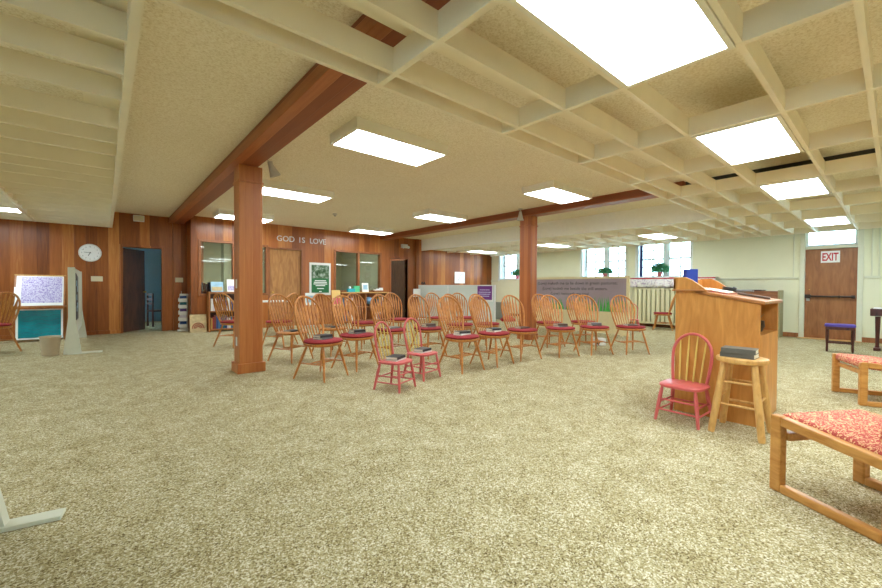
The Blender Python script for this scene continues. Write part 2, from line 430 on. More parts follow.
struct(p.build('trim_1', M['panel']), 'cedar pilaster under the end of the left beam', 'trim')
p = MB(); p.box(8.72, 8.96, YG-.06, YG, 0, HC)
struct(p.build('trim_2', M['panel']), 'cedar pilaster at the corner of the fascia', 'trim')

# white wall with windows and exit door
DX = (.575, 1.454, 0, 2.14); T4 = (.575, 1.454, 2.2, 2.62)
WIN = [(9.62, 11.13, 1.53, 2.68), (5.78, 7.32, 1.53, 2.68), (3.90, 5.40, 1.53, 2.68)]
w = MB()
wall_cells(w, YB, YG, 0, HC, [DX, T4]+WIN, lambda a, b, c_, d: w.box(XW, XW+.42, a, b, c_, d))
struct(w.build('wall_right', M['cream']), 'pale cream wall with the windows and exit door', 'wall')
FILL_LWIN = [(y, y+1.7, 1.0, 2.35) for y in (-1.5, 7.2)]; FILL_FWIN = [(x, x+1.7, 1.0, 2.35) for x in (9.6,)]  # windows out of view, added to bring in more daylight
w = MB(); wall_cells(w, YB, 16, 0, HC, FILL_LWIN, lambda a, b, c_, d: w.box(XL-.2, XL, a, b, c_, d))
struct(w.build('wall_left', M['cream']), 'cream side wall left of the camera', 'wall')
w = MB(); wall_cells(w, XL, 13.3, 0, HC, FILL_FWIN, lambda a, b, c_, d: w.box(a, b, YB-.2, YB, c_, d))
struct(w.build('wall_front', M['cream']), 'cream wall behind the camera', 'wall')
# rooms behind the wood wall
w = MB()
wall_cells(w, XL, 1.6, 0, HC, [(-2.8, -1.2, .5, 2.1)], lambda a, b, c_, d: w.box(a, b, 15.8, 16, c_, d))  # unseen opening added so bluish sky light reaches the hallway
w.box(1.60, 1.66, YC+.14, 15.8, 0, HC)
struct(w.build('wall_hallway', M['bluewall']), 'pale bluish wall seen through the left doorway', 'wall')
w = MB(); w.box(1.66, 7.4, 14.9, 15.0, 0, HC); w.box(7.4, 7.5, YG+.14, 15, 0, HC)
w.box(3.0, 3.2, 14.5, 14.9, 0, HC); w.box(5.9, 6.1, 13.4, 13.6, 0, HC)
struct(w.build('wall_office', M['office']), 'grey green office wall behind the interior windows', 'wall')
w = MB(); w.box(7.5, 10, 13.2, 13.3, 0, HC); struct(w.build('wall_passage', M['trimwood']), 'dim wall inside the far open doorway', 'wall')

# wall mouldings on the white wall
t = MB()
for a, b in ((-3.2, .47), (1.56, 3.75), (5.55, 5.7), (7.4, 9.5), (11.2, YG)):
    t.box(XW-.04, XW, a, b, 1.435, 1.485)
for y in (-.9, .25, .36, 1.66):
    t.box(XW-.018, XW, y-.012, y+.012, 1.48, HC)
struct(t.build('trim_3', M['creamtrim'], bevel=.004), 'cream chair rail and battens on the white wall', 'trim')
b = MB()
for a, b_ in ((-3.2, .52), (1.51, YG)): b.box(XW-.02, XW, a, b_, 0, .11)
struct(b.build('baseboard_right', M['trimwood'], bevel=.004), 'brown wooden baseboard along the white wall', 'baseboard')
b = MB(); b.box(XL, .28, YC-.02, YC, 0, .09)
struct(b.build('baseboard_back', M['panel'], bevel=.004), 'low cedar baseboard under the clock', 'baseboard')
t = MB(); t.box(XW-.16, XW+.1, .5, 1.56, 0, .015)
struct(t.build('trim_4', M['stoolpine']), 'pale wooden threshold below the exit door', 'threshold')

# beams and posts
def beam(n, x0, x1, label, y0=YB):
    m = MB(); m.box(x0, x1, y0, YC if x0 < 1.7 else YG, 2.79, HC); struct(m.build(n, M['beamwood'], bevel=.006), label, 'beam')
beam('trim_5', 1.28, 1.60, 'heavy cedar ceiling beam on the left')
beam('trim_6', 7.20, 7.49, 'heavy cedar ceiling beam on the right', 2.3)
m = MB(); m.box(7.3, 7.42, YB, 2.3, 2.84, HC); struct(m.build('trim_11', M['black']), 'dark slot in the ceiling above the right lattice', 'channel')
def post(x0, x1, y0, y1, label, plates):
    cx, cy = (x0+x1)/2, (y0+y1)/2; t = thing('wooden_post', label, 'post', (cx, cy, 0), 0, 'cedar posts under the beams')
    hx, hy = (x1-x0)/2, (y1-y0)/2
    MB().box(-hx, hx, -hy, hy, .01, 2.79).build('shaft', M['postwood'], t, bevel=.006)
    e = .03; MB().box(-hx-e, hx+e, -hy-e, hy+e, 0, .13).build('plinth', M['postwood'], t, bevel=.006)
    e = .012; MB().box(-hx-e, hx+e, -hy-e, hy+e, 2.56, 2.585).build('collar', M['postwood'], t, bevel=.004)
    for z in plates:
        q = MB().box(-hx-.006, -hx, -.03, .03, z-.06, z+.06).build('outlet_plate', M['white'], t, bevel=.002)
post(1.36, 1.655, 5.69, 5.97, 'square cedar post nearest the camera, with white outlet plates', (.42, 1.2))
post(7.22, 7.47, 5.34, 5.64, 'square cedar post standing behind the right half of the chairs', ())

# lattice ceilings
def lattice(xs, ys, xr, yr, extra=()):
    m = MB()
    for x, w_ in xs: m.box(x-w_/2, x+w_/2, yr[0], yr[1], HL, HL+.16)
    for y, w_ in ys: m.box(xr[0], xr[1], y-w_/2, y+w_/2, HL+.002, HL+.158)
    for e in extra: m.box(*e)
    return m
g = [.15+1.27*k for k in range(0, 11)]
ysR = [2.31, 2.12, 1.68, 1.24, .59, .14, -.3, -.74, -1.4, -1.84, -2.28, -2.72]
mR = lattice([(x, .04) for x in g if x < 12.9], [(y, .032) for y in ysR], (.15, XW), (YB, 2.33),
             [(.2, XW, 1.86, 2.0, 2.72, 2.75)])
struct(mR.build('ceiling_lattice', M['lattice']), 'tan painted grid of boards hung over the right front', 'ceiling lattice')
ysL = [2.31, 2.84, 3.30, 3.76, 4.45, 4.92, 5.38, 6.05, 6.52, 7.0, 7.67, 8.14, 8.6, 9.28, 9.74, 10.2, 10.86, 11.32, 11.7, 12.1]
xsL = [.13-1.25*k for k in range(0, 5)]
mL = lattice([(xsL[0], .05)]+[(x, .04) for x in xsL[1:]], [(y, .032) for y in ysL+ysR[1:]], (XL, .11), (YB, 12.12),
             [(-.12, .1, 2.3, 12, 2.70, 2.74)])
struct(mL.build('ceiling_lattice', M['lattice']), 'tan painted slatted boards hung over the left side', 'ceiling lattice')
ysA = [2.66, 3.20, 3.74, 4.38, 4.84, 5.30, 5.76, 6.22, 6.86, 7.5, 7.96, 8.42, 8.88, 9.34, 9.98, 10.62, 11.1]
mA = lattice([(x, .04) for x in g if 9.2 < x < 12.9], [(y, .032) for y in ysA], (9.04, XW), (2.33, YG))
struct(mA.build('ceiling_lattice', M['lattice']), 'tan painted grid of boards hung over the window alcove', 'ceiling lattice')
m = MB(); m.box(XF, XF+.08, 2.33, YG, HL, HC); struct(m.build('trim_7', M['fascia']), 'white fascia board above the window alcove', 'fascia')

# ------------------------------------------------------------------ ceiling lights
def light(x0, x1, y0, y1, z, h, label, group, mat=None, fr=.03):
    cx, cy = (x0+x1)/2, (y0+y1)/2; hx, hy = (x1-x0)/2, (y1-y0)/2
    if z == HL: z -= .008
    t = thing('ceiling_light', label, 'ceiling light', (cx, cy, z), 0, group)
    m = MB()
    m.box(-hx, hx, -hy, -hy+fr, 0, h); m.box(-hx, hx, hy-fr, hy, 0, h)
    m.box(-hx, -hx+fr, -hy+fr, hy-fr, 0, h); m.box(hx-fr, hx, -hy+fr, hy-fr, 0, h)
    m.box(-hx, hx, -hy, hy, h, h+.01)
    m.build('housing', M['fixture'], t)
    MB().box(-hx+fr, hx-fr, -hy+fr, hy-fr, .006, .012).build('diffuser', mat or M['lamp'], t)
    return t
GR = 'recessed lights in the right lattice'
light(1.45, 2.69, .61, 1.22, HL, .12, 'large lit panel in the lattice nearest the camera', GR, fr=.03)
light(3.99, 5.22, .61, 1.22, HL, .12, 'second lit lattice panel counting from the camera', GR, fr=.03)
light(6.53, 7.74, .61, 1.22, HL, .12, 'third lit lattice panel counting from the camera', GR, fr=.03)
light(10.34, 11.55, .61, 1.22, HL, .12, 'smallest lit lattice panel, in front of the exit door', GR, fr=.03)
GA = 'recessed lights in the alcove lattice'
light(10.34, 11.55, 3.77, 4.36, HL, .12, 'lit alcove panel in front of the rightmost window', GA, fr=.03)
light(10.34, 11.55, 6.90, 7.48, HL, .12, 'lit alcove panel just right of the far post', GA, fr=.03)
light(10.34, 11.55, 10.02, 10.6, HL, .12, 'lit alcove panel left of the far post, by the cedar wall', GA, fr=.03)
GL = 'recessed lights in the left lattice'
light(-2.34, -1.14, 10.24, 10.82, HL, .12, 'lit panel in the left slatted ceiling near the clock wall', GL, fr=.03)
light(-2.34, -1.14, 3.79, 4.42, HL, .12, 'added unseen fill panel in the left slatted ceiling nearest the camera', GL, fr=.03)  # out of view, added to brighten the left side
light(-3.58, -2.4, 7.02, 7.64, HL, .12, 'added unseen fill panel in the left slatted ceiling midway to the clock wall', GL, fr=.03)  # also an added fill light outside the view
for k, wd_ in enumerate(('behind the camera', 'behind the nearest sled chair', 'behind the farther sled chair')):
    light(1.45+2.54*k, 2.67+2.54*k, -1.38, -.76, HL, .12, 'added unseen fill panel '+wd_, 'added fill lights behind the camera', fr=.022)  # unseen panels added to lift the overall brightness
GS = 'surface mounted boxes on the tan ceiling'
light(2.0, 3.27, 3.68, 4.33, 2.82, .115, 'boxed ceiling light nearest the camera, centre of the ceiling', GS)
light(2.0, 3.25, 6.86, 7.50, 2.82, .115, 'boxed ceiling light partly behind the left post', GS)
light(2.0, 3.23, 10.14, 10.85, 2.82, .115, 'boxed ceiling light beside the cedar wall left of the lettering', GS)
light(5.58, 6.83, 3.68, 4.33, 2.82, .115, 'boxed ceiling light just in front of the right post', GS)
light(5.55, 6.75, 6.86, 7.50, 2.82, .115, 'boxed ceiling light midway along the right beam', GS)
light(5.55, 6.77, 10.1, 10.75, 2.82, .115, 'boxed ceiling light above the interior double window', GS)
# inside the office and the hallway
light(1.9, 3.1, 12.6, 13.0, 2.82, .1, 'tube light on the office ceiling behind the glass', 'lights in the back rooms', emit('office_lamp_diffuser', (.95, 1, .92, 1), 20))
light(5.0, 6.2, 12.4, 12.7, 2.82, .1, 'tube light on the office ceiling behind the double window', 'lights in the back rooms', emit('office_lamp_diffuser_b', (.95, 1, .92, 1), 20))

light(7.7, 8.3, 12.3, 12.6, 2.82, .1, 'added fill light on the ceiling inside the far doorway', 'lights in the back rooms', emit('passage_fill_diffuser', (1, .93, .9, 1), 7))  # added lamp, brightens the dark passage behind the doorway
m = MB(); m.box(6.15, 6.95, 14.86, 14.9, 0, 2.1); struct(m.build('door_5', M['darkdoor']), 'dark inner office door seen through the double window', 'door')
m = MB(); m.box(2.28, 2.40, 14.4, 14.9, 0, HC); m.box(5.32, 5.44, 14.5, 14.9, 0, HC); struct(m.build('trim_12', M['trimwood']), 'brown office pillars seen through the glass', 'trim')

# ------------------------------------------------------------------ windows
def sash(m, y0, y1, z0, z1, x, fr=.036, mid=True):
    m.box(x, x+.05, y0, y1, z0, z0+fr); m.box(x, x+.05, y0, y1, z1-fr, z1)
    m.box(x, x+.05, y0, y0+fr, z0+fr, z1-fr); m.box(x, x+.05, y1-fr, y1, z0+fr, z1-fr)
    if mid:
        zm = (z0+z1)/2; m.box(x+.005, x+.045, y0+fr, y1-fr, zm-.03, zm+.03)
        ym = (y0+y1)/2; m.box(x+.012, x+.038, ym-.022, ym+.022, z0+fr, z1-fr)
        for z in (z0+(z1-z0)*.27, z0+(z1-z0)*.74): m.box(x+.014, x+.036, y0+fr, y1-fr, z-.016, z+.016)
labs = ['white sash window nearest the cedar corner', 'white sash window right of the far post', 'white sash window above the radiator']
for i, (a, b_, z0, z1) in enumerate(WIN):
    m = MB(); e = .055
    for y0, y1, q0, q1 in ((a-e, a, z0-e, z1+e), (b_, b_+e, z0-e, z1+e), (a, b_, z1, z1+e)): m.box(XW-.03, XW, y0, y1, q0, q1)
    m.box(XW, XW+.4, a, a+.02, z0, z1); m.box(XW, XW+.4, b_-.02, b_, z0, z1); m.box(XW, XW+.4, a+.02, b_-.02, z1-.02, z1)
    fr = struct(m.build('window_%d' % (i+1), M['whitepaint'], bevel=.004), labs[i], 'window')
    s_ = MB(); s_.box(XW-.06, XW+.4, a-e, b_+e, z0-.03, z0+.012); s_.build('window_sill', M['whitepaint'], fr, bevel=.005)
    m = MB(); ym = (a+b_)/2
    sash(m, a+.02, ym-.06, z0+.012, z1-.02, XW+.28); sash(m, ym+.06, b_-.02, z0+.012, z1-.02, XW+.28)
    m.box(XW+.25, XW+.35, ym-.06, ym+.06, z0+.012, z1-.02)
    m.build('sash_frame', M['whitepaint'], fr)
    MB().box(XW+.303, XW+.307, a+.02, b_-.02, z0+.02, z1-.03).build('pane', M['glass'], fr)
n_ = 8
for W_, side in [(q, 'L') for q in FILL_LWIN]+[(q, 'F') for q in FILL_FWIN]:
    a, b_, z0, z1 = W_; ym = (a+b_)/2; m = MB()
    sash(m, a, ym, z0, z1, 0); sash(m, ym, b_, z0, z1, 0); g_ = MB().box(.02, .024, a+.01, b_-.01, z0+.01, z1-.01)
    loc, rot = ((XL-.12, 0, 0), (0, 0, 0)) if side == 'L' else ((0, YB-.12, 0), (0, 0, 0))
    if side == 'F':
        for q in (m, g_): q.v = [(p_[1], p_[0], p_[2]) for p_ in q.v]
    fr = struct(m.build('window_%d' % n_, M['whitepaint'], loc=loc), 'added white sash window for fill daylight, outside the frame', 'window'); n_ += 1
    g_.build('pane', M['glass'], fr)
# transom over exit door
m = MB(); a, b_, z0, z1 = T4
m.box(XW-.03, XW, a-.09, a, 0, z1+.05); m.box(XW-.03, XW, b_, b_+.09, 0, z1+.05); m.box(XW-.03, XW, a, b_, z1, z1+.06); m.box(XW-.03, XW+.1, a, b_, 2.14, 2.2)
fr = struct(m.build('window_4', M['creamtrim'], bevel=.004), 'bright transom window above the exit door', 'window')
m = MB(); sash(m, a, b_, z0, z1, XW+.08, .05, False); m.build('sash_frame', M['whitepaint'], fr)
MB().box(XW+.1, XW+.104, a+.04, b_-.04, z0+.04, z1-.04).build('pane', M['glass'], fr)
# exit door
m = MB(); m.box(XW+.03, XW+.075, DX[0]+.004, DX[1]-.004, .012, 2.135)
d = struct(m.build('door_1', M['exitwood']), 'brown flush exit door with a black push bar', 'door')
m = MB(); m.tube([(XW-.045, .62, 1.01), (XW-.045, 1.42, 1.01)], .022, 10); m.box(XW-.06, XW+.03, 1.34, 1.44, .965, 1.055); m.box(XW-.055, XW+.03, .60, .66, .975, 1.045); m.box(XW-.055, XW-.01, .84, .87, .98, 1.04)
m.build('push_bar', M['bronze'], d, smooth=40)
MB().box(XW+.02, XW+.03, 1.36, 1.42, .9, .99).build('latch_plate', M['steel'], d)
MB().lathe([(.012, 0), (.012, .006)], n=12).build('peephole', M['brass'], d, loc=(XW+.03, 1.37, 1.17), rot=(0, -PI/2, 0))
t = thing('exit_sign', 'red and white exit sign on the brown door', 'sign', (XW+.028, 1.02, 1.945))
MB().box(-.006, 0, -.16, .16, -.135, .135).build('sign_board', M['white'], t)
for k in range(1):
    o = put_text('sign_text', 'EXIT', M['red'], (-.008, 0, 0), '-X', t, width=.27, height=.185, bold=True)

# interior windows (office)
def int_window(n, W, label, mull=(), mat='officeglass', dz=.045):
    a, b_, z0, z1 = W; m = MB(); e = .05
    for x0, x1, q0, q1 in ((a-e, a+.01, z0-e, z1+e), (b_-.01, b_+e, z0-e, z1+e), (a+.01, b_-.01, z1-.01, z1+e), (a+.01, b_-.01, z0-e, z0+.01)):
        m.box(x0, x1, YG-.025, YG+.1, q0, q1)
    for x in mull: m.box(x-.035, x+.035, YG-.02, YG+.1, z0, z1)
    fr = struct(m.build(n, M['trimwood'], bevel=.003), label, 'window')
    MB().box(a+.01, b_-.01, YG+.05, YG+.056, z0+.01, z1-.01).build('pane', M[mat], fr)
int_window('window_5', W5, 'interior office window behind the bookshelf')
int_window('window_6', W6, 'interior double office window above the low shelf', (6.38,))
int_window('window_7', W7, 'narrow sidelight beside the plain wooden door')

def jamb(n, W, y, depth, label, mat, e=.06):
    a, b_, z0, z1 = W; m = MB()
    m.box(a-e, a, y-.02, y+depth, 0, z1+e); m.box(b_, b_+e, y-.02, y+depth, 0, z1+e); m.box(a, b_, y-.02, y+depth, z1, z1+e)
    return struct(m.build(n, mat, bevel=.003), label, 'door frame')
jamb('trim_8', D1, YC, .15, 'cedar frame of the left doorway', M['panel'])
jamb('trim_9', D2, YG, .15, 'wooden frame of the closed door', M['trimwood'], .05)
jamb('trim_10', D3, YG, .15, 'cedar frame of the far doorway', M['panel'], .05)
# door leaves
ang = math.atan2(1.0, .48)
m = MB(); m.box(0, .76, 0, .04, .01, 2.09)
d = struct(m.build('door_2', M['darkdoor'], loc=(.36, YC+.10, 0), rot=(0, 0, R(53))), 'dark wooden door standing open in the left doorway', 'door')
MB().lathe([(.01, 0), (.01, .03), (.026, .04), (.026, .065), (.012, .075)], n=14).build('door_knob', M['brass'], d, smooth=40, loc=(.70, 0, 1.0), rot=(PI/2, 0, 0))
m = MB(); m.box(D2[0], D2[1], YG+.03, YG+.07, .01, D2[3])
d = struct(m.build('door_3', M['doorwood']), 'plain tan wooden door under the wall lettering', 'door')
MB().lathe([(.01, 0), (.01, .03), (.028, .04), (.028, .065), (.012, .075)], n=14).build('door_knob', M['brass'], d, smooth=40, loc=(3.64, YG+.03, 1.0), rot=(PI/2, 0, 0))
m = MB(); m.box(0, .7, 0, .04, .01, 2.15)
d = struct(m.build('door_4', M['darkdoor'], loc=(D3[1]-.03, YG+.09, 0), rot=(0, 0, R(100))), 'dark door swung open inside the far doorway', 'door')
for z in (.3, 1.1, 1.95): MB().box(-.012, .02, -.012, .0, z-.05, z+.05).build('hinge', M['brass'], d)

# wall lettering
t = thing('wall_lettering', 'raised white capital letters reading god is love on cedar wall', 'lettering', (0, 0, 0))
xs = {'G': 3.82, 'O': 4.03, 'D': 4.24, 'I': 4.51, 'S': 4.63, 'L': 4.87, 'o': 5.03, 'V': 5.22, 'E': 5.37}
lx = [('G', 3.83), ('O', 4.01), ('D', 4.19), ('I', 4.42), ('S', 4.53), ('L', 4.78), ('O', 4.91), ('V', 5.07), ('E', 5.19)]
for ch, x in lx:
    hgt = .155
    me = text_mesh(ch, height=hgt); me.materials.clear(); me.materials.append(M['white'])
    for v in me.vertices: v.co.z *= 4
    o = bpy.data.objects.new('letter', me); col.objects.link(o); o.parent = t; o.rotation_euler = (PI/2, 0, 0); o.location = (x, YG-.009, 2.555)

# ------------------------------------------------------------------ wall fittings
t = thing('wall_clock', 'round white clock on the cedar wall', 'clock', (-.245, YC, 1.925))
MB().lathe([(.205, 0), (.205, .03), (.185, .04), (.18, .032)], n=48).build('rim', M['white'], t, smooth=40, rot=(PI/2, 0, 0))
MB().lathe([(.182, .02), (.182, .033)], n=48).build('dial', M['paperwhite'], t, rot=(PI/2, 0, 0))
for k in range(12):
    a = 2*PI*k/12; n_ = text_mesh(str(k if k else 12), height=.026); n_.materials.clear(); n_.materials.append(M['bookgrey'])
    o = bpy.data.objects.new('numeral', n_); col.objects.link(o); o.parent = t; o.rotation_euler = (PI/2, 0, 0); o.location = (.145*math.sin(a), -.0345, .145*math.cos(a))
def hand(a, l, w_):
    d_ = Vector((math.sin(a), 0, math.cos(a))); p = Vector((0, -.04, 0))
    return MB().bar(p-d_*.02, p+d_*l, .004, w_, up=d_.cross(Vector((0, 1, 0))))
hand(R(276), .11, .009).build('minute_hand', M['bookgrey'], t)
hand(R(205), .08, .011).build('hour_hand', M['bookgrey'], t)
MB().lathe([(.012, .034), (.012, .045)], n=14).build('hub', M['ink'], t, rot=(PI/2, 0, 0))
def plate(x, y, z, w_, label, n_sw):
    t = thing('light_switch', label, 'light switch', (x, y, z), 0, 'switch plates')
    MB().box(-w_/2, w_/2, -.008, 0, -.06, .06).build('plate', M['ivory'], t, bevel=.002)
    for k in range(n_sw): MB().box(-.005, .005, -.016, -.008, -.013, .013).build('toggle', M['ivory'], t, loc=((k-(n_sw-1)/2)*.046, 0, 0))
plate(-.13, YC, 1.32, .21, 'wide ivory switch plate below the clock', 4)
plate(1.49, YC-.06, 1.32, .17, 'ivory switch plate right of the left doorway', 3)
t = thing('wall_speaker', 'small white speaker box high on cedar above the left doorway', 'speaker', (.66, YC, 2.83))
MB().box(-.11, .11, -.09, 0, -.075, .075).build('case', M['white'], t, bevel=.012)
MB().box(-.095, .095, -.094, -.089, -.06, .06).build('grille', M['ivory'], t)
t = thing('emergency_light', 'white emergency light box above the far dark doorway', 'emergency light', (8.2, YG+.003, 2.64))
MB().box(-.13, .13, -.08, 0, -.06, .07).build('case', M['white'], t, bevel=.01)
for s in (-1, 1): MB().lathe([(.02, 0), (.045, .03), (.05, .07), (.04, .075)], n=16).build('lamp_head', M['whitepaint'], t, smooth=40, loc=(s*.11, -.08, -.02), rot=(R(110), 0, 0))
def spot(x, y, z, dx, tilt, rz, label):
    t = thing('spotlight', label, 'spotlight', (x, y, z), rz, 'cone spotlights on the beams')
    MB().lathe([(.05, -.02), (.05, 0)], n=18).build('mount', M['steel'], t, smooth=40)
    MB().tube([(0, 0, -.01), (dx*.5, 0, -.06), (dx, 0, -.06), (dx, 0, -.1)], .008, 8).build('arm', M['steel'], t, smooth=40)
    MB().lathe([(.028, .09), (.034, .05), (.045, 0), (.075, -.11), (.066, -.105), (.03, -.02)], n=20).build('cone_shade', M['steel'], t, smooth=40, loc=(dx, 0, -.15), rot=(0, tilt, 0))
spot(1.66, 5.62, HC, .10, R(-24), 0, 'grey cone spotlight on the left beam beside the post')
spot(7.08, 5.52, HC, .0, 0, 0, 'grey cone spotlight on the right beam by the far post')
t = thing('smoke_detector', 'small grey detector on the ceiling left of the middle lights', 'smoke detector', (4.25, 8.9, HC))
MB().lathe([(.055, 0), (.055, -.03), (.03, -.05)], n=20).build('dome', M['steel'], t, smooth=40)
MB().lathe([(.015, -.05), (.015, -.065)], n=10).build('sensor', M['black'], t)

# ------------------------------------------------------------------ chairs
def oval(rx, ry, n=28, e=2.4, cx=0, taper=.0):
    pts = []
    for j in range(n):
        t = 2*PI*j/n; ct, st = math.cos(t), math.sin(t)
        x = rx*math.copysign(abs(ct)**(2/e), ct); y = ry*math.copysign(abs(st)**(2/e), st)*(1+taper*x/rx)
        pts.append((cx+x, y))
    return pts
def slab(outline, prof):
    """prof: list of (inset scale, z)"""
    return MB().loft([[(x*s, y*s, z) for x, y in outline] for s, z in prof])
def windsor(label, group, cushion=True):
    t = thing('windsor_chair', label, 'chair', (0, 0, 0), 0, group)
    o = oval(.225, .242, taper=.05)
    slab(o, [(.9, .418), (.98, .428), (1, .44), (.985, .452), (.93, .456)]).build('seat', M['oak'], t, smooth=50)
    if cushion:
        slab(oval(.228, .24, e=2.2, taper=.05), [(.9, .456), (1, .466), (1.02, .478), (.97, .492), (.8, .498)]).build('seat_cushion', M['redcushion'], t, smooth=60)
    lg = {}
    for sx in (1, -1):
        for sy in (1, -1):
            a = Vector((sx*.13, sy*.14, .43)); b_ = Vector((.225 if sx > 0 else -.265, sy*(.225 if sx > 0 else .24), 0))
            lg[sx, sy] = (a, b_)
            ps = [a+(b_-a)*k for k in (0, .12, .3, .5, .62, .8, 1)]
            MB().tube(ps, [.012, .014, .0185, .0175, .015, .0145, .0105], 8).build('leg', M['oak'], t, smooth=50)
    at = lambda k, z: k[0]+(k[1]-k[0])*((.43-z)/.43)
    mids = []
    for sy in (1, -1):
        p, q = at(lg[1, sy], .20), at(lg[-1, sy], .20); m_ = (p+q)/2
        MB().tube([p, (p+m_)/2, m_, (q+m_)/2, q], [.007, .010, .012, .010, .007], 7).build('stretcher', M['oak'], t, smooth=50); mids.append((p, q))
    for k in (.38, .62):
        p = mids[0][0].lerp(mids[0][1], k); q = mids[1][0].lerp(mids[1][1], k)
        MB().tube([p, (p+q)/2, q], [.007, .011, .007], 7).build('stretcher', M['oak'], t, smooth=50)
    lean = .27
    X = lambda z, y=0: -.15-(z-.455)*lean-.03*(1-(y/.22)**2)*min(1, (z-.44)/.2)
    bow = []
    for k in range(9):
        z = .45+(.80-.45)*k/8; y = .17+.066*math.sin(min(1, k/8)*PI/2); bow.append((y, z))
    for k in range(1, 16):
        a = PI*k/16; bow.append((.236*math.cos(a), .80+.235*math.sin(a)))
    bow += [(-y, z) for y, z in reversed(bow[:9])]
    MB().tube([(X(z, y), y, z) for y, z in bow], .0155, 9).build('bow', M['oak'], t, smooth=60)
    for k in range(7):
        yb = (k-3)*.045; yt = (k-3)*.063
        zt = .80+.235*math.sqrt(max(0, 1-(yt/.236)**2))
        ps, fl = [], []
        for q, (ra, rb) in ((0, (.006, .006)), (.15, (.007, .007)), (.3, (.012, .007)), (.52, (.022, .006)), (.74, (.025, .006)), (.88, (.014, .006)), (1, (.007, .006))):
            z = .45+(zt-.45)*q; y = yb+(yt-yb)*q; ps.append((X(z, y), y, z)); fl.append((ra, rb))
        MB().tube(ps, 0, 7, flat=fl, side=(0, 1, 0)).build('spindle', M['oak'], t, smooth=60)
    return t
def child_chair(label, group):
    t = thing('child_chair', label, 'chair', (0, 0, 0), 0, group)
    slab(oval(.165, .175, e=4, taper=-.04), [(.95, .30), (1, .306), (1, .322), (.95, .328)]).build('seat', M['pink'], t, smooth=50)
    lg = {}
    for sx in (1, -1):
        for sy in (1, -1):
            a = Vector((sx*.125, sy*.13, .305)); b_ = Vector((.165 if sx > 0 else -.18, sy*.17, 0)); lg[sx, sy] = (a, b_)
            ps = [a+(b_-a)*k for k in (0, .1, .3, .55, .8, 1)]
            MB().tube(ps, [.011, .014, .0175, .0165, .0145, .012], 8).build('leg', M['pink'], t, smooth=50)
    at = lambda k, z: k[0]+(k[1]-k[0])*((.305-z)/.305)
    for u, v, zs in (((1, 1), (1, -1), (.10, .19)), ((-1, 1), (-1, -1), (.14,)), ((1, 1), (-1, 1), (.09, .16)), ((1, -1), (-1, -1), (.09, .16))):
        for z in zs:
            MB().tube([at(lg[u], z), at(lg[v], z)], .008, 7).build('stretcher', M['pink'], t, smooth=50)
    X = lambda z: -.125-(z-.32)*.2
    bow = []
    for k in range(7):
        z = .318+(.57-.318)*k/6; bow.append((.135+.022*math.sin(k/6*PI/2), z))
    for k in range(1, 14):
        a = PI*k/14; bow.append((.157*math.cos(a), .57+.185*math.sin(a)))
    bow += [(-y, z) for y, z in reversed(bow[:7])]
    MB().tube([(X(z), y, z) for y, z in bow], .013, 9).build('bow', M['pink'], t, smooth=60)
    for k in range(4):
        yb = (k-1.5)*.055; yt = (k-1.5)*.07; zt = .57+.185*math.sqrt(1-(yt/.157)**2)
        ps = []; rd = []
        for q, r_ in ((0, .0055), (.35, .0085), (.7, .0075), (1, .005)):
            z = .318+(zt-.318)*q; ps.append((X(z), yb+(yt-yb)*q, z)); rd.append(r_)
        MB().tube(ps, rd, 7).build('spindle', M['yellow'], t, smooth=60)
    return t
def book(w_, d_, h, cover, loc, rz, label, group, cat='book', name='book'):
    """closed book lying flat, spine at -x"""
    t = thing(name, label, cat, loc, rz, group)
    m = MB(); c_ = .003
    m.box(-w_/2, w_/2, -d_/2, d_/2, 0, c_); m.box(-w_/2, w_/2, -d_/2, d_/2, h-c_, h); m.box(-w_/2, -w_/2+c_, -d_/2, d_/2, c_, h-c_)
    m.build('cover', cover, t)
    MB().box(-w_/2+c_, w_/2-.005, -d_/2+.004, d_/2-.004, c_, h-c_).build('pages', M['pages'], t)
    return t
FR, SR, TR = 'front row of windsor chairs', 'second row of windsor chairs', 'third row of windsor chairs'
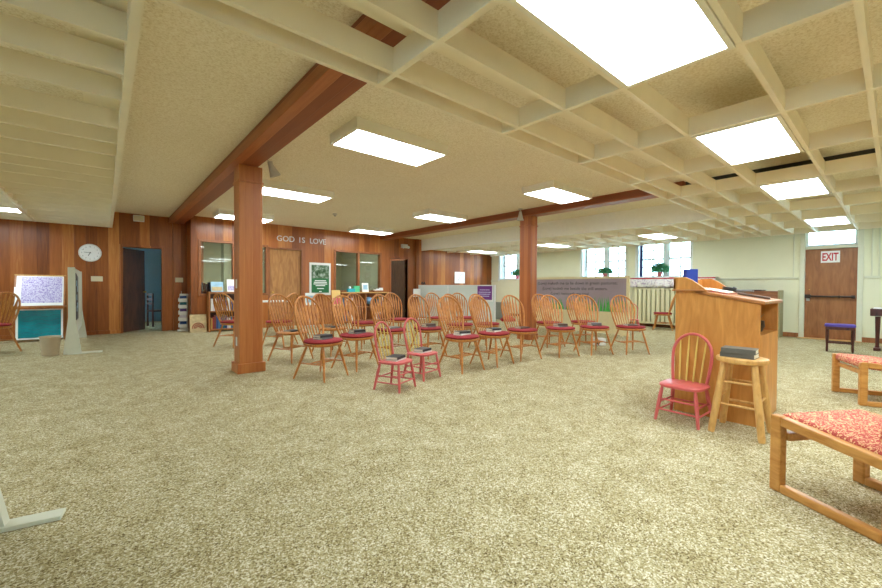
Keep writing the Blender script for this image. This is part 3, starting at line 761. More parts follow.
chairs = [
 # x, y, facing, label, group, cushion
 (2.135, 4.81, -66, 'leftmost windsor chair of the front row, with red cushion', FR, 1),
 (2.77, 5.08, -74, 'second windsor chair from the left in the front row', FR, 1),
 (3.86, 4.02, -88, 'front row windsor chair just right of the two small pink chairs', FR, 1),
 (4.53, 4.02, -83, 'fourth windsor chair from the left in the front row', FR, 1),
 (5.27, 4.05, -100, 'front row windsor chair standing before the far cedar post', FR, 1),
 (6.03, 3.81, -105, 'third windsor chair from the right end of the front row', FR, 1),
 (6.70, 3.54, -115, 'second windsor chair from the right end of the front row', FR, 1),
 (7.27, 3.15, -122, 'rightmost windsor chair of the front row, nearest the lectern', FR, 1),
 (2.26, 6.25, -66, 'bare seated windsor chair right behind the leftmost front row chair', SR, 0),
 (3.02, 6.42, -74, 'bare seated windsor chair in the gap between the first two front chairs', SR, 0),
 (3.565, 5.365, -80, 'red cushioned second row chair directly behind the left pink chair', SR, 1),
 (4.18, 5.18, -84, 'red cushioned second row chair directly behind the right pink chair', SR, 1),
 (5.08, 5.35, -88, 'second row chair hidden behind the third front row chair', SR, 1),
 (5.60, 5.15, -92, 'second row chair hidden behind the fourth front row chair', SR, 1),
 (6.80, 4.56, -106, 'second row chair at the foot of the far cedar post', SR, 1),
 (7.56, 4.24, -118, 'rightmost chair of the second row, before the banner', SR, 1),
 (3.82, 6.75, -80, 'third row chair in front of the globe on the low shelf', TR, 1),
 (4.85, 7.0, -85, 'third row chair in front of the far dark doorway', TR, 1),
 (5.84, 6.82, -90, 'third row chair before the pale partition, left of the pair', TR, 1),
 (6.35, 6.5, -95, 'third row chair before the purple sign', TR, 1),
 (1.93, 8.45, 32, 'windsor chair beside the bookshelf, left of the near post', 'windsor chairs away from the rows', 1),
 (2.62, 7.95, 128, 'windsor chair turned toward the small table, right of the near post', 'windsor chairs away from the rows', 1),
 (-1.46, 10.05, 128, 'windsor chair at the left edge, before the slanted display', 'windsor chairs away from the rows', 1),
 (12.05, 4.32, 105, 'windsor chair beside the cream radiator', 'windsor chairs away from the rows', 1),
]
proto = windsor(chairs[0][3], FR)
placed = []
for i, (x, y, a, lab, grp, cu) in enumerate(chairs):
    if i == 0:
        o = proto; o.location = (x, y, 0); o.rotation_euler = (0, 0, R(a))
    else:
        o = dup(proto, (x, y, 0), R(a), lab, grp, () if cu else ('seat_cushion',))
    placed.append(o)
GP = "children's pink chairs"
pc = child_chair('left of the two small pink chairs before the front row', GP)
pc.location = (2.55, 3.76, 0); pc.rotation_euler = (0, 0, R(-68))
dup(pc, (3.13, 4.0, 0), R(-78), 'right of the two small pink chairs before the front row', GP)
dup(pc, (3.90, 1.215, 0), R(178), 'small pink chair with yellow spindles against the lectern', GP)
dup(pc, (11.0, 4.72, 0), R(-150), 'distant small pink chair past the right end of the banner', GP)

# books on the seats: (chair index, list of (cover, w, d, h))
BK, BB, BG = 'bookblack', 'bookbrown', 'bookgrey'
where = ['leftmost front row chair', 'second front row chair from the left', 'front row chair right of the pink chairs', 'fourth front row chair from the left',
         'front row chair before the far post', 'third front row chair from the right', 'second front row chair from the right', 'rightmost front row chair',
         'bare chair behind the leftmost front chair', 'bare chair between the first two front chairs', 'second row chair behind the left pink chair', 'second row chair behind the right pink chair']
stack = {0: (BG, BK), 1: (BG, BK), 2: ('white', BK), 3: ('white', BK), 4: (BB,), 5: (BG, BB), 6: (BB, BG), 7: (BB,), 8: (BK,), 9: (BK,), 10: (BG,), 11: (BG, BB)}
GB = 'books left on chair seats'
for i, cov in stack.items():
    x, y, a, lab, grp, cu = chairs[i]; z = .4985 if cu else .457
    fx, fy = math.cos(R(a)), math.sin(R(a))
    for k, c_ in enumerate(cov):
        if len(cov) == 1: nm = '%s book lying on the %s' % ({BK: 'black', BB: 'brown', BG: 'grey'}[c_], where[i])
        else: nm = '%s %s book on the %s' % ('lower' if k == 0 else 'upper', {BK: 'black', BB: 'brown', BG: 'grey', 'white': 'white'}[c_], where[i])
        book(.15-.01*k, .21-.01*k, .03 if k else .022, M[c_], (x+fx*.0, y+fy*.0, z), R(a+180+(-8 if k else 4)), nm, GB); z += (.03 if k else .022)+.0005
for (x, y, a, w_) in ((2.55, 3.76, -68, 'left'), (3.13, 4.0, -78, 'right')):
    z = .329
    for k, c_ in enumerate(('white', BK)):
        book(.15, .2, .018 if k == 0 else .03, M[c_], (x, y, z), R(a+180+6*k), '%s book on the %s small pink chair' % ('lower white' if k == 0 else 'upper black', w_), GB); z += .0185 if k == 0 else .03

# ------------------------------------------------------------------ stool
t = thing('wooden_stool', 'round pale wood bar stool beside the lectern', 'stool', (3.945, .81, 0), R(0))
MB().lathe([(.15, .572), (.172, .580), (.178, .597), (.172, .613), (.155, .618)], n=36).build('seat', M['stoolpine'], t, smooth=50)
lg = {}
for sx in (1, -1):
    for sy in (1, -1):
        a = Vector((sx*.098, sy*.098, .58)); b_ = Vector((sx*.165, sy*.165, 0)); lg[sx, sy] = (a, b_)
        MB().tube([a, a.lerp(b_, .5), a.lerp(b_, .96), b_], [.023, .026, .025, .021], 10).build('leg', M['stoolpine'], t, smooth=50)
at = lambda k, z: k[0].lerp(k[1], (.58-z)/.58)
for u, v, zs in (((1, 1), (1, -1), (.22, .40)), ((-1, 1), (-1, -1), (.24, .42)), ((1, 1), (-1, 1), (.29,)), ((1, -1), (-1, -1), (.29,))):
    for z in zs: MB().tube([at(lg[u], z), at(lg[v], z)], .0095, 8).build('rung', M['stoolpine'], t, smooth=50)
for k in range(2):
    book(.17, .225, .037, M['bookdark'], (3.93-.01*k, .825-.004*k, .6185+.0375*k), R(3 if k else -1), '%s dark grey book of the pair stacked on the stool' % ('upper' if k else 'lower'), 'books on the stool')

# ------------------------------------------------------------------ lectern
LX0, LX1, LY0, LY1 = 4.18, 4.95, .74, 1.385
t = thing('lectern', 'large oak lectern with sloping top and open shelf', 'lectern', (LX0, LY0, 0))
dx, dy = LX1-LX0, LY1-LY0
prof = [(0, 0), (dy, 0), (dy, 1.16), (0, 1.045)]
for x in (0, dx-.022):
    m = MB(); m.prism(prof, x, x+.022, 'X'); m.build('side_panel', M['lectern'], t, bevel=.002)
MB().box(.022, dx-.022, dy-.022, dy, 0, 1.155).build('front_panel', M['lectern'], t)
MB().box(.022, dx-.022, .0, .02, 0, .755).build('back_panel', M['lectern'], t)
MB().box(.022, dx-.022, .0, dy-.022, .755, .775).build('shelf', M['lectern'], t)
m = MB(); m.prism([(-.03, 1.042), (dy-.16, 1.133), (dy-.16, 1.163), (-.03, 1.07)], -.02, dx+.005, 'X'); m.build('sloping_top', M['lecterntrim'], t, bevel=.006)
for x in (-.02, dx-.005):
    m = MB(); m.prism([(dy+.015, 1.15), (dy+.015, 1.28), (dy-.09, 1.28), (dy-.14, 1.255), (dy-.24, 1.18), (dy-.26, 1.14), (dy-.2, 1.13)], x, x+.025, 'X'); m.build('cheek', M['lectern'], t, bevel=.004)
MB().box(-.02, dx+.02, dy-.005, dy+.015, 1.15, 1.27).build('front_ledge', M['lectern'], t, bevel=.003)
MB().box(.005, dx-.005, dy-.16, dy-.005, 1.155, 1.175).build('top_shelf', M['lecterntrim'], t)
MB().box(-.03, dx+.03, dy-.26, dy+.025, 1.148, 1.165).build('ledge_moulding', M['lecterntrim'], t, bevel=.004)
b_ = MB().box(-.03, .03, -.055, .055, 0, .185); bl = tag(b_.build('binder', M['blue'], bevel=.004, loc=(4.30, 1.30, 1.176), rot=(0, 0, R(50))), 'upright royal blue binder on top of the lectern', 'binder')
# slope frame for things on the top
sl = math.atan2(1.163-1.07, dy-.13); zt = lambda y: 1.07+(y-(LY0-.03))*math.tan(sl)
t = thing('open_book', 'open book with red edges on the lectern top', 'book', (4.45, 1.10, zt(1.10)+.003), rot=(sl, 0, 0))
for s in (-1, 1):
    m = MB(); m.prism([(0, .004), (s*.14, .004), (s*.14, .012), (s*.05, .022), (0, .014)], -.1, .1, 'Y'); m.build('page_block', M['pages'], t)
MB().box(-.145, .145, -.105, .105, 0, .004).build('cover', M['red'], t)
m = MB(); pts = []
for k in range(60):
    a = 2*PI*k/20; pts.append((.055*math.cos(a)+.004*math.sin(k), .055*math.sin(a), .012+.0045*k/20*3))
m.tube(pts, .006, 6)
tag(m.build('cable_coil', M['black'], smooth=50, loc=(4.68, 1.08, zt(1.08)+.004), rot=(sl, 0, 0)), 'coil of black cable on the lectern top', 'cable')
t = thing('microphone', 'grey microphone lying on the lectern top', 'microphone', (4.82, 1.02, zt(1.02)+.026), rot=(sl, 0, R(75)))
MB().tube([(-.12, 0, 0), (.03, 0, 0)], [.011, .017], 10).build('handle', M['bookgrey'], t, smooth=50)
MB().tube([(.03, 0, 0), (.045, 0, 0), (.075, 0, 0), (.09, 0, 0)], [.018, .025, .022, .008], 12).build('head', M['black'], t, smooth=50)
tag(MB().box(-.09, .09, -.12, .12, 0, .016).build('hymnal', M['bookbrown'], bevel=.002, loc=(4.62, .87, zt(.87)+.003), rot=(sl, 0, R(8))), 'brown hymnal lying near the low edge of the lectern', 'book')
t = thing('plant_pot', 'small dark pot inside the lectern shelf', 'pot', (4.66, .86, .776))
MB().lathe([(.05, 0), (.07, .05), (.065, .1), (.055, .1), (.05, .03)], n=18).build('pot', M['bronze'], t, smooth=50)
m = MB()
for k in range(9):
    a = k*2.4; m.tube([(0, 0, .06), (.03*math.cos(a), .03*math.sin(a), .12), (.06*math.cos(a), .06*math.sin(a), .14+.012*(k % 3))], [.003, .003, .002], 5)
m.build('stems', M['olive'], t)

# ------------------------------------------------------------------ sled chairs
def sled_chair(label):
    t = thing('sled_chair', label, 'chair', (0, 0, 0), 0, 'oak framed chairs with patterned seats')
    hw, hd = .32, .29
    for s in (-1, 1):
        y = s*(hw-.02)
        m = MB(); w_, th = .05, .06
        m.box(hd-th, hd, y-w_/2, y+w_/2, 0, .44); m.box(-hd, -hd+th, y-w_/2, y+w_/2, 0, .40)
        m.box(-hd+th, hd-th, y-w_/2, y+w_/2, 0, .048)
        m.bar((hd-th, y, .412), (-hd+th*.5, y, .365), w_, .055)
        m.build('side_frame', M['sled'], t, bevel=.008)
        m = MB(); m.bar((-hd+.03, y, .33), (-hd-.08, y, .88), w_, .045, up=(1, 0, 0)); m.build('back_post', M['sled'], t, bevel=.008)
    MB().box(hd-.075, hd-.035, -hw+.04, hw-.04, .30, .345).build('cross_rail', M['sled'], t, bevel=.006)
    MB().box(-hd+.01, -hd+.05, -hw+.04, hw-.04, .28, .33).build('cross_rail', M['sled'], t, bevel=.006)
    m = MB(); n = 12
    rings = []
    pr = [(-.27, .32), (.26, .372), (.28, .39), (.275, .437), (.25, .452), (0, .44), (-.25, .405), (-.275, .38)]
    for y in (-hw+.045, -hw+.06, 0, hw-.06, hw-.045):
        k = .985 if abs(y) > hw-.05 else 1
        rings.append([(x*k, y, .38+(z-.38)*(1 if k == 1 else .8)) for x, z in pr])
    m.loft(rings); m.build('seat_pad', M['upholstery'], t, smooth=50, bevel=.01)
    m = MB(); m.bar((-.215, 0, .45), (-.285, 0, .88), .575, .07, up=(1, 0, 0)); m.build('back_pad', M['upholstery'], t, bevel=.02)
    return t
s1 = sled_chair('nearest oak sled chair with pink leaf pattern seat'); s1.location = (3.091, .054, 0); s1.rotation_euler = (0, 0, R(58.5))
dup(s1, (6.2, .08, 0), R(113), 'farther oak sled chair, beyond the nearest one')

# ------------------------------------------------------------------ piano bench, keyboard, cabinet
t = thing('piano_bench', 'dark wooden bench with violet cushioned top before the exit door', 'bench', (10.55, .68, 0), R(94))
for sx in (-1, 1):
    for sy in (-1, 1):
        MB().tube([(sx*.17, sy*.12, 0), (sx*.17, sy*.12, .06), (sx*.17, sy*.12, .12), (sx*.17, sy*.12, .3), (sx*.17, sy*.12, .42)], [.014, .02, .017, .024, .024], 8).build('leg', M['darkwood'], t, smooth=50)
MB().box(-.195, .195, -.15, .15, .42, .475).build('apron', M['darkwood'], t, bevel=.004)
for sy in (-1, 1): MB().box(-.17, .17, sy*.12-.012, sy*.12+.012, .16, .185).build('stretcher', M['darkwood'], t)
slab(oval(.212, .165, e=6), [(.97, .475), (1, .49), (.99, .51), (.93, .522)]).build('cushion', M['violet'], t, smooth=50)
t = thing('keyboard_console', 'dark red wooden keyboard console at the right edge', 'piano', (11.2, .32, 0))
MB().box(0, .42, -1.5, 0, .67, .81).build('key_bed', M['darkwood'], t, bevel=.012)
MB().box(.04, .38, -1.46, -.04, .811, .83).build('music_sheet', M['paperwhite'], t)
for y in (-.1, -1.4):
    MB().tube([(.12, y, .04), (.12, y, .1), (.12, y, .3), (.12, y, .66)], [.035, .028, .03, .04], 10).build('leg', M['darkwood'], t, smooth=50)
    MB().box(0, .42, y-.05, y+.05, 0, .06).build('foot', M['darkwood'], t, bevel=.012)
t = thing('low_cabinet', 'long walnut cabinet by the white wall behind the lectern', 'cabinet', (12.4, 1.83, 0))
MB().box(0, .45, .04, 1.25, 0, 1.13).build('case', M['pianobrown'], t, bevel=.006)
MB().box(-.02, .46, .35, 1.27, 1.13, 1.16).build('top', M['darkwood'], t, bevel=.006)
MB().box(-.01, .46, 0, .04, 0, 1.15).build('end_panel', M['olive'], t, bevel=.006)

# ------------------------------------------------------------------ radiator + cloth + plants
t = thing('radiator', 'tall cream slatted radiator under the window', 'radiator', (12.62, 3.3, 0))
MB().box(.06, .24, 0, 2.1, .1, 1.20).build('backplate', M['plategreen'], t)
for k in range(16):
    y = .06+k*.131; MB().box(0, .06, y-.046, y+.046, .12, 1.195).build('column', M['heater'], t, bevel=.012)
for z in (.13, 1.17): MB().box(.01, .2, -.01, 2.11, z-.03, z+.03).build('header', M['heater'], t, bevel=.01)
for y in (.1, 2.0): MB().box(.05, .2, y-.04, y+.04, 0, .1).build('foot', M['heater'], t)
m = MB(); n = 60
rg = []
for z in (1.215, 1.31, 1.41, 1.50):
    rg.append([(12.585-.012*math.sin(k*1.1)*(1.5-z)*6, 3.2+2.48*k/n, z+(.012*math.sin(k*.8) if z < 1.25 else 0)) for k in range(n+1)])
vs = [p_ for r_ in rg for p_ in r_]; fs = []
for i in range(3):
    for j in range(n): fs.append((i*(n+1)+j, i*(n+1)+j+1, (i+1)*(n+1)+j+1, (i+1)*(n+1)+j))
m.add(vs, fs)
t = thing('floral_cloth', 'white floral cloth hanging above the radiator', 'cloth', (0, 0, 0))
o = m.build('drop', M['floral'], t, smooth=60); so = o.modifiers.new('solid', 'SOLIDIFY'); so.thickness = .006
MB().box(12.57, 12.92, 3.2, 5.68, 1.495, 1.507).build('runner', M['floral'], t)
MB().box(12.566, 12.58, 3.2, 5.68, 1.47, 1.496).build('red_trim', M['red'], t)
MB().box(12.62, 12.9, 3.25, 5.6, 1.285, 1.30).build('shelf_board', M['whitepaint'], t)

def foliage(m, n, r, h, rnd, lw=.02, ll=.09):
    for k in range(n):
        a = rnd.uniform(0, 2*PI); e = rnd.uniform(.05, 1)**.7
        c_ = Vector((r*e*math.cos(a), r*e*math.sin(a), h*rnd.uniform(.1, 1)*(1.05-.5*e*e)))
        d_ = Vector((math.cos(a), math.sin(a), rnd.uniform(-.5, .9))).normalized(); s_ = d_.cross(Vector((0, 0, 1))).normalized()
        l = ll*rnd.uniform(.7, 1.2); w_ = lw*rnd.uniform(.7, 1.2)
        up = s_.cross(d_)*.012
        m.add([c_-d_*l/2, c_+s_*w_+up, c_+d_*l/2, c_-s_*w_+up], [(0, 1, 2), (0, 2, 3)])
def potted(x, y, z, r, h, seed, label, flowers, pot, ll=.09):
    rnd = random.Random(seed); t = thing('potted_plant', label, 'plant', (x, y, z), 0, 'plants on the window sills')
    MB().lathe([(.055, 0), (.08, .13), (.085, .135), (.075, .14), (.06, .10)], n=20).build('pot', pot, t, smooth=50)
    m = MB(); foliage(m, 620, r, h, rnd, lw=.026, ll=ll); o = m.build('foliage', M['leaf'], t, loc=(0, 0, .12))
    if flowers:
        m = MB()
        for k in range(16):
            a = rnd.uniform(0, 2*PI); q = r*rnd.uniform(.1, .75); c_ = Vector((q*math.cos(a), q*math.sin(a), .12+h*rnd.uniform(.3, .8)))
            m.lathe([(.004, -.012), (.026, 0), (.02, .014), (.004, .018)], c_, n=8)
        m.build('flowers', M['flowerpink'], t, smooth=50)
potted(12.98, 10.25, 1.543, .26, .26, 1, 'flowering plant on the sill left of the far post', True, M['flowerpink'])
potted(12.98, 6.50, 1.543, .24, .20, 2, 'trailing plant in a pink pot on the middle window sill', True, M['terracotta'], .11)
potted(12.98, 4.76, 1.543, .24, .30, 3, 'bushy green plant on the sill above the radiator', False, M['terracotta'], .13)
tag(MB().lathe([(.03, 0), (.036, .1), (.034, 1.1), (.028, 1.13)], n=12, sx=1, sy=1).build('rolled_curtain', M['navy'], smooth=40, loc=(12.99, 5.32, 1.543)), 'dark blue rolled curtain at the left side of the radiator window', 'curtain')

# ------------------------------------------------------------------ banner partition and pale partitions
BX = 9.6
t = thing('banner_partition', 'wide free standing partition with a green pastures banner', 'partition', (BX, 4.2, 0))
m = MB(); L = 2.85
m.box(0, .05, 0, L, 1.415, 1.475); m.box(0, .05, 0, .07, 0, 1.415); m.box(0, .05, L-.07, L, 0, 1.415)
m.build('frame', M['beige'], t, bevel=.004)
MB().box(.008, .045, .07, L-.07, .03, .58).build('lower_panel', M['beige'], t)
MB().box(.008, .045, .07, L-.07, .58, 1.415).build('banner', M['mauve'], t)
for y in (.1, L-.15): MB().box(-.12, .17, y, y+.05, 0, .03).build('foot', M['beige'], t)
for (s, yc, z, w_) in (('(Love) maketh me to lie down in green pastures;', 1.46, 1.295, 2.34), ('(Love) leadeth me beside the still waters.', 1.50, 1.15, 1.92), ('(Love) restoreth my soul', 1.62, 1.01, 1.14)):
    put_text('text_line', s, M['ink'], (.006, yc, z), '-X', t, width=w_, height=.105)
m = MB(); rnd = random.Random(5)
for cy_, cnt, spread in ((.32, 18, .22), (.62, 26, .3), (1.05, 18, .25), (1.7, 26, .4), (2.3, 22, .4)):
    for k in range(cnt):
        y = min(L-.1, max(.1, cy_+rnd.uniform(-spread, spread))); h = rnd.uniform(.12, .42); b_ = rnd.uniform(-.06, .06); w_ = rnd.uniform(.008, .02)
        x = .0065-.0002*k*.1
        m.add([(x, y-w_, .585), (x, y+w_, .585), (x-.0003, y+b_*.4+w_*.6, .585+h*.6), (x-.0003, y+b_*.4-w_*.6, .585+h*.6), (x-.0003, y+b_, .585+h)], [(0, 1, 2, 3), (3, 2, 4)])
m.build('printed_grass', M['grass'], t)

for k, (y0, y1, lab) in enumerate(((9.88, 11.5, 'pale partition panel beside the cedar pilaster'), (7.78, 9.86, 'pale partition panel that carries the purple sign'))):
    t = thing('partition_panel', lab, 'partition', (8.80, y0, 0), 0, 'pale low partition panels')
    MB().box(0, .05, 0.02, y1-y0-.02, .1, 1.23).build('panel', M['partition'], t)
    m = MB(); m.box(-.005, .055, 0, .02, 0, 1.25); m.box(-.005, .055, y1-y0-.02, y1-y0, 0, 1.25); m.box(-.005, .055, .02, y1-y0-.02, 1.23, 1.25); m.build('frame', M['white'], t)
    for y in (.15, y1-y0-.15): MB().box(-.15, .2, y-.02, y+.02, 0, .03).build('foot', M['white'], t)
t = thing('purple_sign', 'purple printed sign on the pale partition', 'sign', (8.793, 8.17, 1.0))
MB().box(-.012, 0, -.33, .33, -.25, .24).build('sign_board', M['white'], t)
MB().box(-.016, -.012, -.30, .30, -.2, .22).build('print', M['purple'], t)
for z, w_ in ((.10, .42), (.03, .5), (-.03, .46), (-.09, .38)): MB().box(-.018, -.016, -w_/2, w_/2, z-.012, z+.012).build('text_bar', M['lilacprint'], t)
t = thing('notice_stand', 'white paper notice on a thin stand before the pilaster', 'notice', (8.42, 11.1, 0))
MB().box(-.16, .16, -.005, .005, .84, 1.11).build('paper', M['paperwhite'], t)
MB().tube([(0, .012, .02), (0, .012, .95)], .01, 8).build('pole', M['black'], t)
MB().lathe([(.13, 0), (.13, .012), (.03, .025)], n=20).build('base', M['black'], t, smooth=40)
t = thing('wall_poster', 'small white poster on the alcove cedar wall', 'poster', (10.98, YG-.002, 1.57))
MB().box(-.28, .28, -.012, 0, -.23, .23).build('board', M['paperwhite'], t)
m = MB(); m.tube([(-.1, -.014, -.12), (.0, -.014, .0), (.02, -.014, .1), (.14, -.014, .14)], .006, 6); m.build('sketch_line', M['ink'], t)
m = MB(); m.prism([(-.4, 1.34), (-.28, 1.34), (-.28, 1.8), (-.4, 1.7)], YG-.02, YG-.004, 'Y')
t = thing('grey_cabinet', 'small grey filing cabinet beyond the pale partition', 'cabinet', (11.0, 9.3, 0))
MB().box(0, .4, 0, .38, 0, .64).build('case', M['greymetal'], t, bevel=.004)
for z in (.02, .33): MB().box(-.012, 0, .015, .365, z, z+.29).build('drawer', M['greymetal'], t, bevel=.003)
m = MB(); rnd = random.Random(3)
m.lathe([(.22, 0), (.25, .06), (.17, .15), (.06, .2)], n=18)
for i, v in enumerate(m.v): m.v[i] = (v[0]*(1+.15*math.sin(i*1.7)), v[1]*(1+.15*math.cos(i*2.1)), v[2]*(1+.1*math.sin(i)))
tag(m.build('cloth_bundle', M['red'], smooth=70, loc=(10.7, 8.85, 0)), 'red cloth bundle on the floor by the grey cabinet', 'cloth')
t = thing('floor_device', 'small white device on the floor under the front row', 'device', (7.75, 4.0, 0), R(-40))
MB().box(-.12, .12, -.09, .09, 0, .14).build('case', M['white'], t, bevel=.012)
MB().lathe([(.04, 0), (.04, .02)], n=16).build('lens', M['black'], t, loc=(-.05, -.09, .07), rot=(PI/2, 0, 0))
# pair of wall hooks / ornament on the partition ledge
m = MB(); m.tube([(-.12, 0, .02), (-.06, 0, .09), (0, 0, .03), (.07, 0, .1), (.13, 0, .04)], [.015, .03, .018, .028, .012], 8)
tag(m.build('bird_ornament', M['black'], smooth=50, loc=(8.825, 11.25, 1.25), rot=(0, 0, PI/2)), 'small dark ornament on top of the pale partition', 'ornament')

# ------------------------------------------------------------------ things along the lettering wall
def book_upright(x, y, z, w_, d_, h, mat, label, group, tilt=0):
    t = thing('shelf_book', label, 'book', (x, y, z), 0, group, rot=(0, tilt, 0))
    m = MB(); c_ = .003; m.box(-w_/2, -w_/2+c_, 0, d_, 0, h); m.box(w_/2-c_, w_/2, 0, d_, 0, h); m.box(-w_/2+c_, w_/2-c_, 0, c_, 0, h); m.build('cover', mat, t)
    MB().box(-w_/2+c_, w_/2-c_, c_, d_-.005, .004, h-.004).build('pages', M['pages'], t); return t
t = thing('bookshelf', 'small oak bookshelf under the office window', 'bookshelf', (2.0, 11.30, 0))
sw = 1.0
for x in (0, sw-.03): MB().box(x, x+.03, 0, .28, 0, 1.0).build('side_panel', M['shelfback'], t, bevel=.002)
MB().box(.03, sw-.03, .265, .28, .03, .98).build('back_panel', M['darkwood'], t)
for z in (.04, .50, .965): MB().box(.03, sw-.03, 0, .265, z, z+.03).build('shelf', M['shelfback'], t)
MB().box(-.01, sw+.01, -.01, .28, 1.0, 1.02).build('top', M['shelfback'], t)
names = ['red', 'navy', 'steel blue', 'pale lilac', 'violet', 'ochre', 'teal', 'white', 'brown']
rnd = random.Random(11); order = {0: [7, 3, 7, 4, 1, 3, 0, 4, 7, 3, 1, 5], 1: [5, 0, 8, 1, 2, 1, 6, 1, 3, 7, 2, 0]}
for row, z in ((0, .531), (1, .071)):
    x = 2.05
    pos = ['first', 'second', 'third', 'fourth', 'fifth', 'sixth', 'seventh', 'eighth', 'ninth', 'tenth', 'eleventh', 'twelfth']
    for k, ci in enumerate(order[row]):
        w_ = rnd.uniform(.03, .055); h = rnd.uniform(.25, .36); x += w_/2
        book_upright(x, 11.33, z, w_, .19, h, SP[ci], '%s book, %s from the left on the %s bookshelf tier' % (names[ci], pos[k], 'upper' if row == 0 else 'lower'), 'books in the oak bookshelf')
        x += w_/2+.004
def faced(x, y, z, w_, h, mats, label, lean=.2, name='display_book', cat='book', group='books faced out on the bookshelf'):
    t = thing(name, label, cat, (x, y, z), 0, group, rot=(-lean, 0, 0))
    MB().box(-w_/2, w_/2, 0, .015, 0, h).build('cover', mats[0], t)
    MB().box(-w_/2+.02, w_/2-.02, -.003, 0, h*.1, h*.5).build('cover_picture', mats[1], t)
    return t
faced(2.2, 11.36, 1.02, .28, .26, (M['skyprint'], M['pearl']), 'sky blue book faced out on the bookshelf top')
faced(2.56, 11.36, 1.02, .26, .33, (M['paperwhite'], M['lilacprint']), 'white book faced out on the bookshelf top')
faced(2.84, 11.36, 1.02, .18, .28, (M['pages'], M['orange']), 'narrow cream book faced out on the bookshelf top')
for k, ci in enumerate((4, 0, 4, 1, 2, 1)):
    book_upright(1.93+.06*k, 11.8, .96, .045, .18, .30-.02*(k % 3), SP[ci], '%s book behind the office window, %s from the left' % (names[ci], pos[k]), 'books behind the office window')
t = thing('counter', 'shelf counter inside the office below the window', 'counter', (1.85, 11.76, 0))
MB().box(0, 1.0, 0, .35, .91, .955).build('top', M['trimwood'], t)
for x in (.02, .94): MB().box(x, x+.04, .02, .33, 0, .91).build('leg', M['trimwood'], t)
# framed picture on the floor
t = thing('framed_picture', 'framed picture with red arches leaning by the brochure rack', 'picture', (1.79, 11.42, 0), rot=(-.16, 0, 0))
m = MB(); m.box(-.18, .18, 0, .02, 0, .03); m.box(-.18, .18, 0, .02, .42, .45); m.box(-.18, -.15, 0, .02, .03, .42); m.box(.15, .18, 0, .02, .03, .42); m.build('frame', M['pearl'], t)
MB().box(-.15, .15, .006, .012, .03, .42).build('print', M['pearl'], t)
m = MB()
for q in (.125, .085, .05):
    m.tube([(q*math.cos(PI*k/12), .004-.002*(q < .1), .1+q*1.1*math.sin(PI*k/12)) for k in range(13)], .013, 6)
m.build('printed_arches', M['rosebrown'], t)
# brochure rack
t = thing('brochure_rack', 'narrow white brochure rack against the cedar pilaster', 'rack', (1.55, 12.02, 0), R(-20))
MB().box(-.10, .10, .06, .09, 0, .96).build('back_panel', M['white'], t, bevel=.004)
MB().box(-.115, .115, -.1, .1, 0, .05).build('base', M['white'], t, bevel=.01)
MB().tube([(-.06, .07, .96), (-.06, .07, 1.03)], .008, 6).build('finial', M['steel'], t)
for k in range(5):
    z = .1+k*.165
    q = MB(); q.box(-.10, .10, -.06, -.05, z, z+.08); q.box(-.10, -.09, -.05, .06, z, z+.10); q.box(.09, .10, -.05, .06, z, z+.10); q.box(-.09, .09, -.05, .06, z, z+.01); q.build('pocket', M['white'], t)
    tag(MB().box(-.07, .07, -.03, .01, z+.012, z+.15).build('leaflets', SP[[1, 3, 4, 6, 1][k]], t), 'bundle of leaflets in pocket')
# green poster on easel-like wall board
t = thing('green_poster', 'framed green poster with white text on the cedar wall', 'poster', (5.05, YG-.004, 1.40))
MB().box(-.34, .34, -.03, 0, -.49, .50).build('frame', M['white'], t, bevel=.004)
MB().box(-.28, .28, -.034, -.03, -.42, .02).build('green_print', M['green'], t)
MB().box(-.28, .28, -.034, -.03, .02, .43).build('photo_print', M['leafprint'], t)
for z, w_ in ((-.05, .36), (-.10, .42), (-.15, .44), (-.20, .3), (-.29, .22), (-.38, .08)): MB().box(-w_/2, w_/2, -.037, -.034, z-.013, z+.013).build('text_bar', M['paperwhite'], t)
t = thing('brochure_holder', 'white leaflet holder on a thin stand below the green poster', 'leaflet holder', (4.62, 11.3, 0))
MB().box(-.15, .15, 0, .02, .62, .98).build('panel', M['paperwhite'], t)
MB().box(-.12, .12, -.004, 0, .7, .9).build('leaflet', M['skyprint'], t)
MB().tube([(0, .03, .02), (0, .03, .9)], .01, 8).build('pole', M['steel'], t)
MB().lathe([(.14, 0), (.14, .012), (.03, .02)], n=18).build('base', M['steel'], t, smooth=40)
# low shelf with things on it
t = thing('low_shelf', 'long oak shelf unit under the double office window', 'shelf', (5.6, 11.22, 0))
MB().box(-.02, 1.72, 0, .37, .965, 1.0).build('top', M['stoolpine'], t, bevel=.004)
for x in (0, .84, 1.66): MB().box(x, x+.035, .02, .36, 0, .965).build('upright', M['shelfback'], t)
for z in (.06, .5): MB().box(.035, 1.66, .03, .35, z, z+.03).build('shelf', M['shelfback'], t)
rnd = random.Random(21); cn = ['red', 'navy', 'steel blue', 'pale lilac', 'violet', 'ochre', 'teal', 'white', 'brown']
for row, z in ((0, .531), (1, .091)):
    for half, x0, nn in ((0, 5.66, 7), (1, 6.9, 5)):
        x = x0
        for k in range(nn):
            ci = rnd.randrange(9); w_ = rnd.uniform(.035, .06); x += w_/2
            book_upright(x, 11.28, z, w_, .18, rnd.uniform(.24, .34), SP[ci], '%s book, %s in the %s tier of the low shelf, %s end' % (cn[ci], pos[k], 'upper' if row == 0 else 'lower', 'left' if half == 0 else 'right'), 'books in the low shelf')
            x += w_/2+.004
t = thing('globe', 'small blue globe standing in the low shelf', 'globe', (6.62, 11.36, .531))
MB().lathe([(.07, 0), (.07, .01), (.015, .02), (.012, .06)], n=18).build('base', M['bronze'], t, smooth=40)
